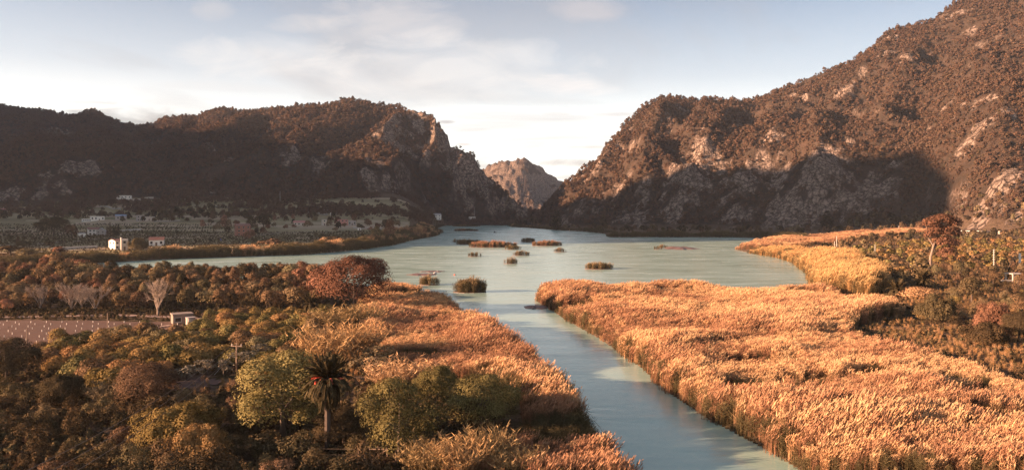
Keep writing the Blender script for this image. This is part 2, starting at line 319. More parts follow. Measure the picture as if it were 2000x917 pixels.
# rock patches that show on the slopes (photograph position, radius in metres, strength)
ROCKS = [(150, 325, 18, .9), (175, 325, 14, .9), (222, 325, 9, .9), (115, 260, 22, .6), (135, 262, 14, .8), (95, 350, 8, .8), (108, 362, 8, .9), (122, 376, 8, .9), (15, 380, 14, .8), (70, 385, 12, .7), (85, 340, 7, .8), (400, 285, 22, .6), (445, 312, 10, .9), (570, 305, 22, .6),
    (620, 320, 18, .5), (760, 360, 10, 1), (775, 375, 10, 1), (795, 390, 12, 1), (812, 405, 12, 1), (830, 418, 10, 1), (720, 352, 18, .5), (1370, 310, 26, .9), (1350, 330, 26, .9), (1365, 350, 26, .8), (1340, 365, 20, .8), (1490, 340, 22, .7),
    (1460, 350, 18, .7), (1590, 310, 20, .9), (1600, 330, 20, .8), (1590, 350, 18, .8), (1640, 310, 16, .6), (1510, 362, 16, .8), (1340, 380, 26, .7), (1650, 380, 30, .75), (1700, 365, 22, .6), (1730, 370, 20, .6), (1250, 400, 24, .5), (1190, 395, 20, .5), (1150, 400, 26, .45),
    (1550, 420, 30, .9), (1420, 395, 20, .6), (1450, 410, 30, .6), (1530, 435, 30, .9), (1240, 425, 26, .6), (1110, 425, 20, .6), (1300, 410, 30, .6), (1735, 100, 20, .9), (1730, 80, 16, .9), (1775, 105, 9, .9), (1870, 25, 20, .8), (1855, 35, 14, .7), (1650, 175, 16, .9), (1640, 190, 14, .9), (1685, 145, 8, .7), (1440, 240, 9, .9),
    (1550, 190, 10, .8), (1570, 200, 10, .8), (1510, 265, 16, .9), (1530, 245, 10, .7), (1330, 215, 12, .8), (1315, 235, 14, .8), (1305, 250, 12, .8), (1220, 250, 16, .9), (1200, 285, 16, .8), (1175, 310, 14, .7), (1930, 200, 9, .9), (1900, 212, 7, .7), (1870, 215, 6, .7), (1895, 60, 10, .6), (1825, 60, 12, .6), (1920, 90, 16, .4),
    (1965, 352, 11, 1), (1945, 368, 6, 1), (1985, 348, 8, 1), (1915, 412, 8, .9), (1918, 432, 9, 1), (1905, 440, 8, 1), (1988, 425, 9, .9), (1890, 290, 6, .7), (1880, 395, 6, .8), (1940, 378, 5, .9), (1960, 400, 5, .8), (870, 275, 22, 1), (850, 260, 20, .9), (890, 320, 22, 1), (920, 330, 22, 1), (905, 350, 22, .5), (940, 370, 22, .55), (960, 400, 20, .55), (920, 400, 18, .5), (750, 270, 26, .7), (770, 245, 24, .7), (820, 235, 16, .8), (735, 320, 16, .5), (790, 300, 22, .5)]
PATCH = np.zeros_like(GZ)
pn = fbm(GX / 14, GY / 14, 4, 77) - 0.5
for (a, b, r, s) in ROCKS:
    X, Y, _z = hit(a, b); r *= 1.15
    d = np.hypot(GX - X, (GY - Y) * 0.8) / r
    PATCH = np.maximum(PATCH, s * np.clip(1.35 - d - 2.8 * pn, 0, 1) * (d < 2.2))
gy_, gx_ = np.gradient(GZ); slope = np.hypot(gx_ / np.maximum(np.gradient(GX, axis=1), 1e-3), gy_ / np.gradient(GD, axis=0))
rk = np.clip(sst(0.55, 1.1, GROCK) * (0.0 + 0.85 * sst(0.45, 0.62, fbm(GX / 22, GY / 22, 4, 91))) + 0.4 * sst(1.6, 2.8, slope) * sst(0.45, 0.6, fbm(GX / 25, GY / 25, 3, 92)), 0, 1) * (GHILL > 0)
scree = sst(0.60, 0.74, fbm(GX / 46, GY / 46, 5, 95)) * sst(1080, 1160, GPX) * sst(0.55, 0.3, GHILL) * (GHILL > 0.02) * 0.62
far = (GD > 2450).astype(float)
GROCKY = np.clip(np.maximum(np.maximum(rk, PATCH), np.maximum(scree, far * 0.9 * sst(0.3, 0.55, fbm(GX / 60, GY / 60, 4, 99)))), 0, 1)
GZ = GZ + PATCH * (fbm(GX / 7, GY / 7, 3, 101, True) - 0.4) * 5.0 * sst(0.02, 0.08, GHILL)

GFARM = np.zeros_like(GZ); _f = (GHILL <= 0) & (GD > 430) & (GD < 1200) & (GPX < 800)
_a = np.floor((GY + .10 * GX) / 27 + 1.5 * (fbm(GX / 160, GY / 160, 2, 141) - .5)); _b = np.floor((GX + 30 * _h(_a, _a * 0, 143)) / (70 + 90 * _h(_a, _a * 0 + 3, 144)))
GFARM[_f] = (0.25 + 0.75 * _h(_a, _b, 142))[_f]
# ------------------------------------------------------------------ land material
m_land, t, o = newmat('land')
geo = N(t, 'ShaderNodeNewGeometry'); rka = N(t, 'ShaderNodeAttribute', attribute_name='rocky'); hla = N(t, 'ShaderNodeAttribute', attribute_name='hill')
n1 = noise(t, geo.outputs['Position'], 0.05, 8, 0.62); n2 = noise(t, geo.outputs['Position'], 0.35, 6, 0.6); n3 = noise(t, geo.outputs['Position'], 1.6, 5, 0.65); n2b = noise(t, geo.outputs['Position'], 0.16, 7, 0.7)
soil = mixc(t, n2, (0.115, 0.062, 0.042), (0.22, 0.135, 0.095))
herb = mixc(t, n3, (0.050, 0.042, 0.022), (0.15, 0.110, 0.055))
spx = N(t, 'ShaderNodeSeparateXYZ'); t.links.new(geo.outputs['Position'], spx.inputs[0])
farp = ramp(t, mth(t, 'MULTIPLY', spx.outputs[1], 0.001), [(0.42, 0.0), (0.52, 0.35)])
low_c = mixc(t, mth(t, 'ADD', ramp(t, n2, [(0.40, 0.0), (0.58, 1.0)]), farp, clamp=True), herb, mixc(t, n1, soil, (0.20, 0.155, 0.105)))
frm = N(t, 'ShaderNodeAttribute', attribute_name='farm')
fcol = N(t, 'ShaderNodeValToRGB'); fe = fcol.color_ramp.elements; fe.new(.45); fe.new(.7); fe.new(.85)
for el, (p_, c_) in zip(fe, ((.22, (.25, .21, .12)), (.45, (.46, .37, .22)), (.62, (.33, .29, .16)), (.80, (.60, .45, .32)), (1.0, (.50, .40, .25)))): el.position = p_; el.color = (*c_, 1)
t.links.new(frm.outputs['Fac'], fcol.inputs[0]); low_c = mixc(t, ramp(t, frm.outputs['Fac'], [(0.1, 0.0), (0.2, 0.85)]), low_c, fcol.outputs[0])
scrub = mixc(t, n2, (0.032, 0.027, 0.021), (0.076, 0.054, 0.040))
hill_c = mixc(t, ramp(t, n1, [(0.42, 0.0), (0.66, 0.7)]), scrub, (0.100, 0.064, 0.046))
gr = mixc(t, ramp(t, hla.outputs['Fac'], [(0.0, 0.0), (0.04, 1.0)]), low_c, hill_c)
stone = mixc(t, n2, (0.14, 0.105, 0.083), (0.50, 0.38, 0.30)); stone = mixc(t, ramp(t, n2b, [(0.40, 0.85), (0.56, 0.0)]), stone, (0.050, 0.036, 0.026))
vor = N(t, 'ShaderNodeTexVoronoi', feature='DISTANCE_TO_EDGE'); vor.inputs['Scale'].default_value = 0.13
vmp = N(t, 'ShaderNodeMapping'); vmp.inputs['Scale'].default_value = (1.0, 1.0, 0.45); vmp.inputs['Rotation'].default_value = (0.3, 0.25, 0); t.links.new(geo.outputs['Position'], vmp.inputs[0])
vadd = N(t, 'ShaderNodeVectorMath', operation='MULTIPLY_ADD'); vadd.inputs[1].default_value = (5, 5, 5); t.links.new(noise(t, geo.outputs['Position'], 0.2, 4, 0.6, 0, 1), vadd.inputs[0]); t.links.new(vmp.outputs[0], vadd.inputs[2]); t.links.new(vadd.outputs[0], vor.inputs['Vector'])
crack = ramp(t, vor.outputs['Distance'], [(0.0, 0.85), (0.10, 0.0)]); stone = mixc(t, crack, stone, (0.045, 0.033, 0.026))
rm = mth(t, 'ADD', rka.outputs['Fac'], mth(t, 'MULTIPLY', mth(t, 'SUBTRACT', n3, 0.5), 0.9), clamp=True)
cc = mixc(t, ramp(t, rm, [(0.28, 0.0), (0.52, 1.0)]), gr, stone)
p = N(t, 'ShaderNodeBsdfDiffuse'); t.links.new(cc, p.inputs['Color'])
b = N(t, 'ShaderNodeBump'); b.inputs['Strength'].default_value = 1.0; b.inputs['Distance'].default_value = 2.5
t.links.new(mth(t, 'SUBTRACT', mth(t, 'ADD', mth(t, 'MULTIPLY', n2b, 1.6), mth(t, 'MULTIPLY', n2, 0.7)), mth(t, 'MULTIPLY', crack, mth(t, 'MULTIPLY', rka.outputs['Fac'], 0.8))), b.inputs['Height']); t.links.new(b.outputs[0], p.inputs['Normal']); t.links.new(p.outputs[0], o.inputs[0])

nr, nc = GZ.shape; idx = np.arange(nr * nc).reshape(nr, nc)
faces = np.stack([idx[:-1, :-1], idx[:-1, 1:], idx[1:, 1:], idx[1:, :-1]], -1).reshape(-1, 4)
fin = (np.abs(GX)[1:, :-1] < 3400).ravel() & (np.abs(GX)[1:, 1:] < 3400).ravel()
V = np.stack([GX, GY, GZ], -1).reshape(-1, 3)
fh = GHILL[:-1, :-1].ravel() > 0.0; ff = GD[:-1, :-1].ravel() > 2300
def sub(name, sel, label, cat):
    f = faces[sel & fin]; u, inv = np.unique(f, return_inverse=True)
    me = mesh_np(name, V[u], inv.reshape(-1, 4), m_land, {'rocky': ('POINT', GROCKY.ravel()[u]), 'hill': ('POINT', GHILL.ravel()[u]), 'farm': ('POINT', GFARM.ravel()[u])}, True)
    return tag(link(bpy.data.objects.new(name, me)), label, cat, None, 'structure')
bx = V[:, 0][faces[:, 0]] < 0
pxf = GPX.ravel()[faces[:, 0]]
sub('ground', ~fh, 'brown earth and grass of the valley floor around the green lake', 'ground')
sub('mountain', fh & ~ff & (pxf < 1055), 'long wooded mountain ending in a rocky cliff beside the gorge', 'mountain')
sub('mountain', fh & ~ff & (pxf >= 1055), 'steep pine covered mountain climbing out of the top of the picture', 'mountain')
sub('mountain', fh & ff, 'bare grey rocky peak seen far off through the gorge', 'mountain')
m_deep = plain('subsoil', (0.10, 0.07, 0.05), 0.95)
pl = MB().add([(-3600, -1500, -4), (3600, -1500, -4), (3600, 4000, -4), (-3600, 4000, -4)], [(0, 1, 2, 3)]).obj('terrain', m_deep); tag(pl, 'plain brown earth beneath and beyond the valley', 'ground', None, 'structure')

# the mountain outside the picture towards the sun, which keeps the far half of the valley in its shade
def shade_need(px, py, D):
    x = (px - 1000) / F * D; z = CAM_H + (HZ - py) * D / F
    return x * NDIR[0] + D * NDIR[1], z + (1300 - (x * SDIR[0] + D * SDIR[1])) * SUN_T
pts = [shade_need(*a) for a in [(1640, 468, 700), (1790, 440, 850), (1900, 350, 900), (1830, 292, 1050), (1720, 288, 1080), (1600, 290, 1100), (1430, 292, 1200), (1300, 330, 1290), (1150, 385, 1350), (1060, 395, 1400), (900, 345, 1540), (850, 305, 1560), (760, 312, 1640), (690, 312, 1720), (560, 305, 1800), (450, 282, 1860), (340, 245, 1960), (250, 225, 2080), (0, 190, 2200)]]
pts = sorted(pts); pv = np.array([0, 250, 420, 490, 540] + [a for a, b in pts] + [pts[-1][0] + 900]); ph = np.array([10, 60, 130, 215, 300] + [b for a, b in pts] + [200])
vv = np.linspace(0, pv[-1], 150); cc_ = np.linspace(850, 2300, 60); VV, CC = np.meshgrid(vv, cc_)
top = np.interp(VV, pv, ph) + (fbm(VV / 60, VV * 0, 4, 63, True) - .62) * 22 * (VV > 600); nz = fbm(VV / 120, CC / 120, 4, 61, True)
CZ = np.where(CC < 1300, top * (1 - ((1300 - CC) / 450).clip(0, 1) ** 1.2), top * (1 - 0.9 * ((CC - 1300) / 1000).clip(0, 1))) + (nz - 0.6) * 30 * np.minimum(1, np.abs(CC - 1300) / 150) - 3
XX = CC * SDIR[0] + VV * NDIR[0]; YY = CC * SDIR[1] + VV * NDIR[1]
ii = np.arange(XX.size).reshape(XX.shape)
me = mesh_np('mountain', np.stack([XX, YY, CZ], -1).reshape(-1, 3), np.stack([ii[:-1, :-1], ii[:-1, 1:], ii[1:, 1:], ii[1:, :-1]], -1).reshape(-1, 4), m_land, {'rocky': ('POINT', np.full(XX.size, .2)), 'hill': ('POINT', np.ones(XX.size))}, True)
tag(link(bpy.data.objects.new('mountain', me)), 'mountain on the sunny side of the valley whose shade falls across it', 'mountain', None, 'structure')

# ------------------------------------------------------------------ water
m_water, t, o = newmat('lake_water')
geo = N(t, 'ShaderNodeNewGeometry')
mp = N(t, 'ShaderNodeMapping'); mp.inputs['Scale'].default_value = (0.35, 1.0, 1.0); mp.inputs['Rotation'].default_value = (0, 0, 0.35); t.links.new(geo.outputs['Position'], mp.inputs[0])
w1 = noise(t, mp.outputs[0], 0.45, 4, 0.55, 0.4); w2 = noise(t, mp.outputs[0], 0.10, 5, 0.6, 0.8)
body = mixc(t, ramp(t, w2, [(0.35, 0.0), (0.65, 1.0)]), (0.30, 0.43, 0.345), (0.385, 0.50, 0.415))
p = N(t, 'ShaderNodeBsdfPrincipled'); t.links.new(body, p.inputs['Base Color'])
t.links.new(ramp(t, w2, [(0.35, 0.16), (0.7, 0.30)]), p.inputs['Roughness']); p.inputs['IOR'].default_value = 1.33
b = N(t, 'ShaderNodeBump'); b.inputs['Strength'].default_value = 0.12; b.inputs['Distance'].default_value = 0.5
t.links.new(mth(t, 'ADD', w1, mth(t, 'MULTIPLY', w2, 1.5)), b.inputs['Height']); t.links.new(b.outputs[0], p.inputs['Normal']); t.links.new(p.outputs[0], o.inputs[0])
wt = MB().add([(-1500, 20, 0), (900, 20, 0), (900, 1650, 0), (-1500, 1650, 0)], [(0, 1, 2, 3)]).obj('lake', m_water); tag(wt, 'still green water of the lake and its outflowing river', 'lake', None, 'structure')
# ------------------------------------------------------------------ foliage builders (each at unit height, scaled when planted)
def unit(n):
    d = rng.normal(size=(n, 3)); return d / np.linalg.norm(d, axis=1, keepdims=True)
def leaf_quads(pos, nrm, size, asp=0.7, tip=True):
    n = len(pos); r = unit(n); tgt = np.cross(nrm, r); tgt /= np.linalg.norm(tgt, axis=1, keepdims=True) + 1e-9; bt = np.cross(nrm, tgt)
    s = (size * rng.uniform(0.6, 1.35, n))[:, None]
    a = pos - tgt * s; b_ = pos + bt * s * asp; c = pos + tgt * s; d = pos - bt * s * asp
    if tip: a = a + nrm * s * 0.25; c = c - nrm * s * 0.15
    v = np.stack([a, b_, c, d], 1).reshape(-1, 3); return v, np.arange(4 * n).reshape(n, 4)
def blobs_in(n, R, z0, z1, rmin, rmax, flat=0.85, top=0.0):
    out = []
    for i in range(n):
        z = z0 + (z1 - z0) * rng.random(); h = (z - z0) / (z1 - z0); w = R * (1 - abs(2 * h - 1 + top) ** 2.2 * 0.75)
        a = rng.uniform(0, 6.283); q = math.sqrt(rng.random()) * w; r = rng.uniform(rmin, rmax)
        out.append((q * math.cos(a), q * math.sin(a), z, r, r, r * flat))
    return np.array(out)
def crown(name, blobs, n, size, asp=0.7, out=0.75, up=0.25, shell=(0.72, 1.06), keep=0.6):
    B = np.asarray(blobs, float); w = B[:, 3] * B[:, 4]; k = rng.choice(len(B), int(n * 2.2), p=w / w.sum())
    d = unit(len(k)); d[:, 2] = np.where(d[:, 2] < -0.35, -d[:, 2], d[:, 2]); d /= np.linalg.norm(d, axis=1, keepdims=True)
    rr = rng.uniform(*shell, len(k))[:, None]; pos = B[k, :3] + d * B[k, 3:] * rr
    ok = np.ones(len(k), bool)
    for i in range(len(B)):
        q = np.linalg.norm((pos - B[i, :3]) / B[i, 3:], axis=1); ok &= (q > keep) | (k == i)
    ok &= pos[:, 2] > 0.01
    pos, d, k = pos[ok][:n], d[ok][:n], k[ok][:n]
    nr = d * out + unit(len(pos)) * (1 - out) * 1.2; nr[:, 2] += up; nr /= np.linalg.norm(nr, axis=1, keepdims=True)
    v, f = leaf_quads(pos, nr, size, asp); vb = rng.random(len(B))[k] * 0.45 + rng.random(len(pos)) * 0.55
    return mesh_np(name, v, f, None, {'v': ('FACE', vb)})
def trunk_mesh(name, h, r, limbs=4, spread=0.25, lean=0.0):
    m = MB(); m.tube([(0, 0, -0.03), (lean * 0.3 * h, 0, h * 0.5), (lean * h, 0, h)], [r, r * 0.8, r * 0.6], 6)
    for i in range(limbs):
        a = 6.283 * i / limbs + rng.uniform(-.4, .4); e = spread * rng.uniform(.7, 1.2)
        m.tube([(lean * h * .8, 0, h * 0.8), (lean * h + math.cos(a) * e * .6, math.sin(a) * e * .6, h + .12), (lean * h + math.cos(a) * e, math.sin(a) * e, h + .3)], [r * .55, r * .35, r * .12], 4, False)
    return m.mesh(name, m_bark)
m_bark = plain('bark', (0.10, 0.070, 0.048), 0.9, 0.35, 6); m_bark_mid = plain('mid_bark', (0.24, 0.175, 0.13), 0.85, 0.3, 5); m_bark_pale = plain('pale_bark', (0.30, 0.225, 0.17), 0.85, 0.3, 5)
m_pine = leafmat('pine_needles', (0.064, 0.056, 0.044), (0.178, 0.093, 0.057), (0.118, 0.080, 0.052), 0.10)
m_citrus = leafmat('citrus_leaves', (0.060, 0.048, 0.018), (0.42, 0.290, 0.110), (0.34, 0.180, 0.085), 0.25)
m_broad = leafmat('broad_leaves', (0.034, 0.032, 0.013), (0.285, 0.230, 0.092), None, 0.18)
m_dark = leafmat('dark_leaves', (0.026, 0.022, 0.014), (0.105, 0.082, 0.045), (0.125, 0.080, 0.046), 0.15)
m_rust = leafmat('russet_leaves', (0.075, 0.038, 0.024), (0.33, 0.170, 0.105), None, 0.25)
m_grove = leafmat('grove_leaves', (0.050, 0.035, 0.020), (0.34, 0.210, 0.115), (0.18, 0.15, 0.080), 0.2)
m_olive = leafmat('olive_leaves', (0.13, 0.115, 0.085), (0.34, 0.29, 0.21), None, 0.2)
m_brush = leafmat('dry_brush', (0.065, 0.042, 0.028), (0.29, 0.175, 0.105), (0.20, 0.15, 0.085), 0.25)
m_dim = leafmat('scrub_leaves', (0.030, 0.024, 0.015), (0.17, 0.115, 0.062), (0.125, 0.10, 0.052), 0.2)
m_reed = leafmat('reed_straw', (0.19, 0.105, 0.053), (0.76, 0.50, 0.272), (0.58, 0.33, 0.168), 0.25)
m_reed_red = leafmat('reed_russet', (0.14, 0.072, 0.042), (0.52, 0.29, 0.165), (0.34, 0.175, 0.10), 0.3)
m_reed_gold = leafmat('reed_gold', (0.16, 0.095, 0.040), (0.62, 0.42, 0.19), (0.50, 0.28, 0.12), 0.3)
m_reed_green = leafmat('reed_green', (0.060, 0.050, 0.026), (0.21, 0.160, 0.080), None, 0.3)
m_russet = leafmat('russet_dark_leaves', (0.060, 0.031, 0.021), (0.27, 0.132, 0.084), None, 0.2)
m_vale = leafmat('valley_fruit_leaves', (0.075, 0.062, 0.034), (0.24, 0.195, 0.105), None, 0.2)
m_isle = leafmat('island_reed', (0.085, 0.062, 0.034), (0.36, 0.250, 0.130), None, 0.25)
m_cane = leafmat('cane_leaves', (0.11, 0.075, 0.034), (0.54, 0.37, 0.18), (0.42, 0.25, 0.12), 0.3)
m_palm = leafmat('palm_leaflets', (0.034, 0.028, 0.015), (0.10, 0.075, 0.040), None, 0.15)

C_PINE = [crown('pine_crown', np.concatenate([blobs_in(5, .26, .35, .8, .16, .25, .8, .25), [(0, 0, .5, .26, .26, .42)]]), 80, .10, .8, .7) for _ in range(4)]
C_CITRUS = [crown('citrus_crown', np.concatenate([blobs_in(8, .42, .25, .75, .24, .36, .8), [(0, 0, .45, .45, .45, .42)]]), 1300, .040, .6, .85, .12, (.65, 1.1)) for _ in range(4)]
C_GROVE = [crown('grove_crown', np.concatenate([blobs_in(8, .26, .30, .85, .15, .24, 1.1), [(0, 0, .5, .26, .26, .42)]]), 1300, .030, .6, .85, .12, (.65, 1.1)) for _ in range(5)]
C_BROAD = [crown('broad_crown', np.concatenate([blobs_in(20, .40, .14, .86, .13, .21, .9), [(0, 0, .45, .36, .36, .40)]]), 15000, .0112, .6, .88, .10, (.66, 1.08)) for _ in range(2)]
C_DOME = [crown('dome_crown', np.concatenate([blobs_in(26, .46, .25, .82, .12, .18, .8), [(0, 0, .42, .52, .52, .50)]]), 19000, .0122, .6, .9, .10, (.75, 1.08)) for _ in range(2)]
C_WIDE = [crown('wide_crown', np.concatenate([blobs_in(30, 1.05, .10, .74, .20, .34, .95), [(0, 0, .3, 1.05, .95, .42)]]), 12000, .030, .6, .85, .12, (.65, 1.1)) for _ in range(2)]
C_SHRUB = [crown('shrub_crown', np.concatenate([blobs_in(9, .55, .10, .72, .20, .36, .85), [(0, 0, .3, .5, .5, .4)]]), 1500, .034, .55, .8, .12, (.6, 1.12), .5) for _ in range(4)]
C_OLIVE = [crown('olive_crown', blobs_in(12, .38, .28, .86, .12, .2, .9), 520, .05, .3, .35) for _ in range(2)]
C_CYPRESS = [crown('cypress_crown', [(rng.uniform(-.02, .02), rng.uniform(-.02, .02), z, .135 * (1.05 - abs(z - .38) * 1.15), .135 * (1.05 - abs(z - .38) * 1.15), .13) for z in np.linspace(.08, .92, 11)], 420, .035, .6, .7) for _ in range(2)]
C_FAR = [crown('far_crown', np.concatenate([blobs_in(6, .36, .22, .8, .2, .3, .9), [(0, 0, .42, .38, .38, .4)]]), 150, .105, .75, .75) for _ in range(4)]
T_TREE = [trunk_mesh('tree_trunk', .42, .030, 4, .2), trunk_mesh('tree_trunk', .36, .026, 3, .22)]
T_LOW = [trunk_mesh('shrub_stem', .2, .03, 4, .25)]

def plant(name, label, cat, group, x, y, h, w, crowns, mat, trunks=None, tmat=None, z=None, rz=None, crown_name='crown', simple=False):
    """one plant: an Empty at its foot with a trunk and a crown, or a single mesh when it is too small to show them"""
    z = float(gz(x, y)) if z is None else z
    rz = rng.uniform(0, 6.283) if rz is None else rz
    me = crowns[rng.integers(len(crowns))]
    if not me.materials: me.materials.append(mat)
    c = bpy.data.objects.new(name if simple else crown_name, me)
    c.material_slots[0].link = 'OBJECT'; c.material_slots[0].material = mat
    if simple:
        c.location = (x, y, z - 0.03 * h); c.scale = (w, w * rng.uniform(.85, 1.15), h); c.rotation_euler = (0, 0, rz); link(c)
        return tag(c, label, cat, group)
    e = empty(name, (x, y, z), rz); e.scale = (w, w, h); tag(e, label, cat, group)
    link(c, e)
    tr = bpy.data.objects.new('trunk', (trunks or T_TREE)[rng.integers(len(trunks or T_TREE))]); link(tr, e)
    if tmat: tr.material_slots[0].link = 'OBJECT'; tr.material_slots[0].material = tmat
    return e

# ------------------------------------------------------------------ scatter: one object of stuff, small plants set on points
def scatter(name, P, scl, rot, pick, protos, label, cat):
    pc = bpy.data.collections.new(name)
    for i, (me, mat) in enumerate(protos):
        q = me.copy(); q.materials.clear(); q.materials.append(mat)
        ob = bpy.data.objects.new('%s_%03d' % (name, i), q); pc.objects.link(ob)
    me = bpy.data.meshes.new(name); me.vertices.add(len(P)); me.vertices.foreach_set('co', np.asarray(P, np.float32).ravel())
    for an, ty, arr in (('size', 'FLOAT', scl), ('turn', 'FLOAT', rot)):
        a = me.attributes.new(an, ty, 'POINT'); a.data.foreach_set('value', np.asarray(arr, np.float32))
    a = me.attributes.new('pick', 'INT', 'POINT'); a.data.foreach_set('value', np.asarray(pick, np.int32))
    ob = link(bpy.data.objects.new(name, me))
    g = bpy.data.node_groups.new(name, 'GeometryNodeTree')
    g.interface.new_socket('Geometry', in_out='INPUT', socket_type='NodeSocketGeometry'); g.interface.new_socket('Geometry', in_out='OUTPUT', socket_type='NodeSocketGeometry')
    gi = g.nodes.new('NodeGroupInput'); go = g.nodes.new('NodeGroupOutput'); ip = g.nodes.new('GeometryNodeInstanceOnPoints'); ci = g.nodes.new('GeometryNodeCollectionInfo')
    ci.inputs['Collection'].default_value = pc; ci.inputs['Separate Children'].default_value = True; ci.inputs['Reset Children'].default_value = True
    def na(nm, ty):
        n = g.nodes.new('GeometryNodeInputNamedAttribute'); n.data_type = ty; n.inputs['Name'].default_value = nm; return n.outputs['Attribute']
    cx = g.nodes.new('ShaderNodeCombineXYZ'); g.links.new(na('turn', 'FLOAT'), cx.inputs[2])
    g.links.new(gi.outputs[0], ip.inputs['Points']); g.links.new(ci.outputs[0], ip.inputs['Instance']); ip.inputs['Pick Instance'].default_value = True
    g.links.new(na('pick', 'INT'), ip.inputs['Instance Index']); g.links.new(cx.outputs[0], ip.inputs['Rotation']); g.links.new(na('size', 'FLOAT'), ip.inputs['Scale'])
    g.links.new(ip.outputs[0], go.inputs[0]); md = ob.modifiers.new(name, 'NODES'); md.node_group = g
    return tag(ob, label, cat, None, 'stuff')
def sample_grid(n, weight):
    """random points on the land, n of them, in proportion to area times weight"""
    ax = np.abs(np.gradient(GX, axis=1)); ay = np.gradient(GD, axis=0); w = (ax * ay * weight)[:-1, :-1].ravel(); w = np.maximum(w, 0); k = rng.choice(w.size, n, p=w / w.sum())
    r, c = np.divmod(k, nc - 1); a = rng.random(n); b_ = rng.random(n)
    px = COLS[c] + a * (COLS[c + 1] - COLS[c]); D = ROWS[r] + b_ * (ROWS[r + 1] - ROWS[r]); x = (px - 1000) / F * D
    return x, D, gz(x, D), px
def poisson(poly, dmin, n=4000, seed=0, keep=None):
    """well spaced random points in a polygon of ground points"""
    rg = np.random.default_rng(seed); P = np.array(poly); lo, hi = P.min(0), P.max(0); c = rg.uniform(lo, hi, (n, 2)); c = c[inside(c[:, 0], c[:, 1], poly)]
    if keep is not None: c = c[keep(c[:, 0], c[:, 1])]
    out = np.zeros((0, 2))
    for q in c:
        if len(out) == 0 or np.min(((out - q) ** 2).sum(1)) > dmin * dmin: out = np.vstack([out, q])
    return out

# ------------------------------------------------------------------ woods on the mountains
inview = sst(-140, -60, GPX) * sst(2200, 2080, GPX)
dens = (GHILL > 0.02) * (GHILL < 1.15) * (GD < 2400) * inview * (1 - 0.93 * sst(0.25, 0.5, GROCKY)) * (0.42 + 0.58 * sst(0.38, 0.54, fbm(GX / 55, GY / 75, 4, 111)))
dens *= 0.55 + 0.45 * sst(0.15, 0.45, GHILL)
dens = dens + 0.8 * (GHILL <= 0.02) * (GD > 900) * (GD < 1500) * (GPX < 840) * inview * sst(0.46, 0.60, fbm(GX / 60, GY / 40, 4, 117)) * sst(880, 1000, GD)
def wood(n, wgt, name, label, smin, smax):
    x, y, z, px = sample_grid(n, wgt); s = rng.uniform(smin, smax, n) * np.where(rng.random(n) < .10, 1.35, np.where(rng.random(n) < .35, .62, 1))
    s *= np.interp(y, [700, 1200, 2000], [0.72, 0.95, 1.1])
    scatter(name, np.stack([x, y, z - 0.3], -1), s, rng.uniform(0, 6.283, n), rng.integers(0, 4, n), [(c, m_pine) for c in C_PINE], label, 'wood')
wood(36000, dens * (GPX < 1055), 'pine_wood', 'pine wood covering the long mountain beyond the farmland', 6.5, 11.0)
wood(38000, dens * (GPX >= 1055), 'pine_wood', 'pine wood covering the steep mountain on the sunlit side of the gorge', 6.0, 10.5)
wood(3600, dens * (GPX > 1760) * (GD < 1250) * sst(.5, .3, GHILL), 'pine_wood', 'open pine wood among the sunlit rocks above the road', 5.5, 8.5)
x, y, z, px = sample_grid(9000, (GHILL > 0.015) * (GHILL < 1.1) * (GD < 2300) * inview * (0.4 + sst(0.5, 0.2, GHILL)) * (1 - .5 * sst(.4, .7, GROCKY)))
scatter('hillside_scrub', np.stack([x, y, z - 0.1], -1), rng.uniform(1.2, 3.6, len(x)), rng.uniform(0, 6.283, len(x)), rng.integers(0, 4, len(x)), [(c, m_dim) for c in C_FAR], 'low scrub dotted between the pines and rocks of the slopes', 'scrub')

# ------------------------------------------------------------------ reeds
def reed_clump(name, stalks, rad, plume=True, leaves=3, lean=0.28):
    v = []; f = []; a = []
    def quad(p, q, w, val, tip=False):
        d = np.array(q) - np.array(p); s = np.cross(d, unit(1)[0]); s = s / (np.linalg.norm(s) + 1e-9) * w; o = len(v)
        v.extend([p - s, p + s, q + s * (0.1 if tip else 0.8), q - s * (0.1 if tip else 0.8)]); f.append((o, o + 1, o + 2, o + 3)); a.append(val)
    for i in range(stalks):
        an = rng.uniform(0, 6.283); r = rad * math.sqrt(rng.random()); p0 = np.array([r * math.cos(an), r * math.sin(an), -0.02])
        h = rng.uniform(.70, 1.02); ln = np.array([rng.normal(.05, .06), rng.normal(0, .06), 0]); p1 = p0 + ln * .5 * h + np.array([0, 0, h * .55]); p2 = p0 + ln * h * 1.4 + np.array([0, 0, h * .86])
        quad(p0, p1, .006, .25); quad(p1, p2, .004, .35)
        for j in range(leaves):
            tt = rng.uniform(.3, .92); q = p0 + (p2 - p0) * tt; aa = rng.uniform(0, 6.283); l = rng.uniform(.13, .24)
            e = q + np.array([math.cos(aa) * l * .8, math.sin(aa) * l * .8, l * rng.uniform(.1, .75)]); quad(q, e, .008, rng.uniform(.1, .55), True)
        if plume:
            for j in range(2):
                e = p2 + np.array([lean * .20 + rng.normal(0, .022), rng.normal(0, .03), .105 * rng.uniform(.7, 1.15)]); quad(p2 + unit(1)[0] * .005, e, .0075, rng.uniform(.62, 1.0))
    return mesh_np(name, np.array(v), np.array(f), None, {'v': ('FACE', a)})
R_STRAW = [reed_clump('reed_clump', 30, .20) for _ in range(5)]
R_LEAFY = [reed_clump('reed_leafy', 20, .19, False, 6) for _ in range(3)]
REEDS = [(m, m_reed) for m in R_STRAW] + [(m, m_reed_green) for m in R_LEAFY] + [(m, m_reed_red) for m in R_STRAW[:3]]
GOLD = [(m, m_reed_gold) for m in R_STRAW] + REEDS[5:8] + [(m, m_reed_gold) for m in R_STRAW[:3]]
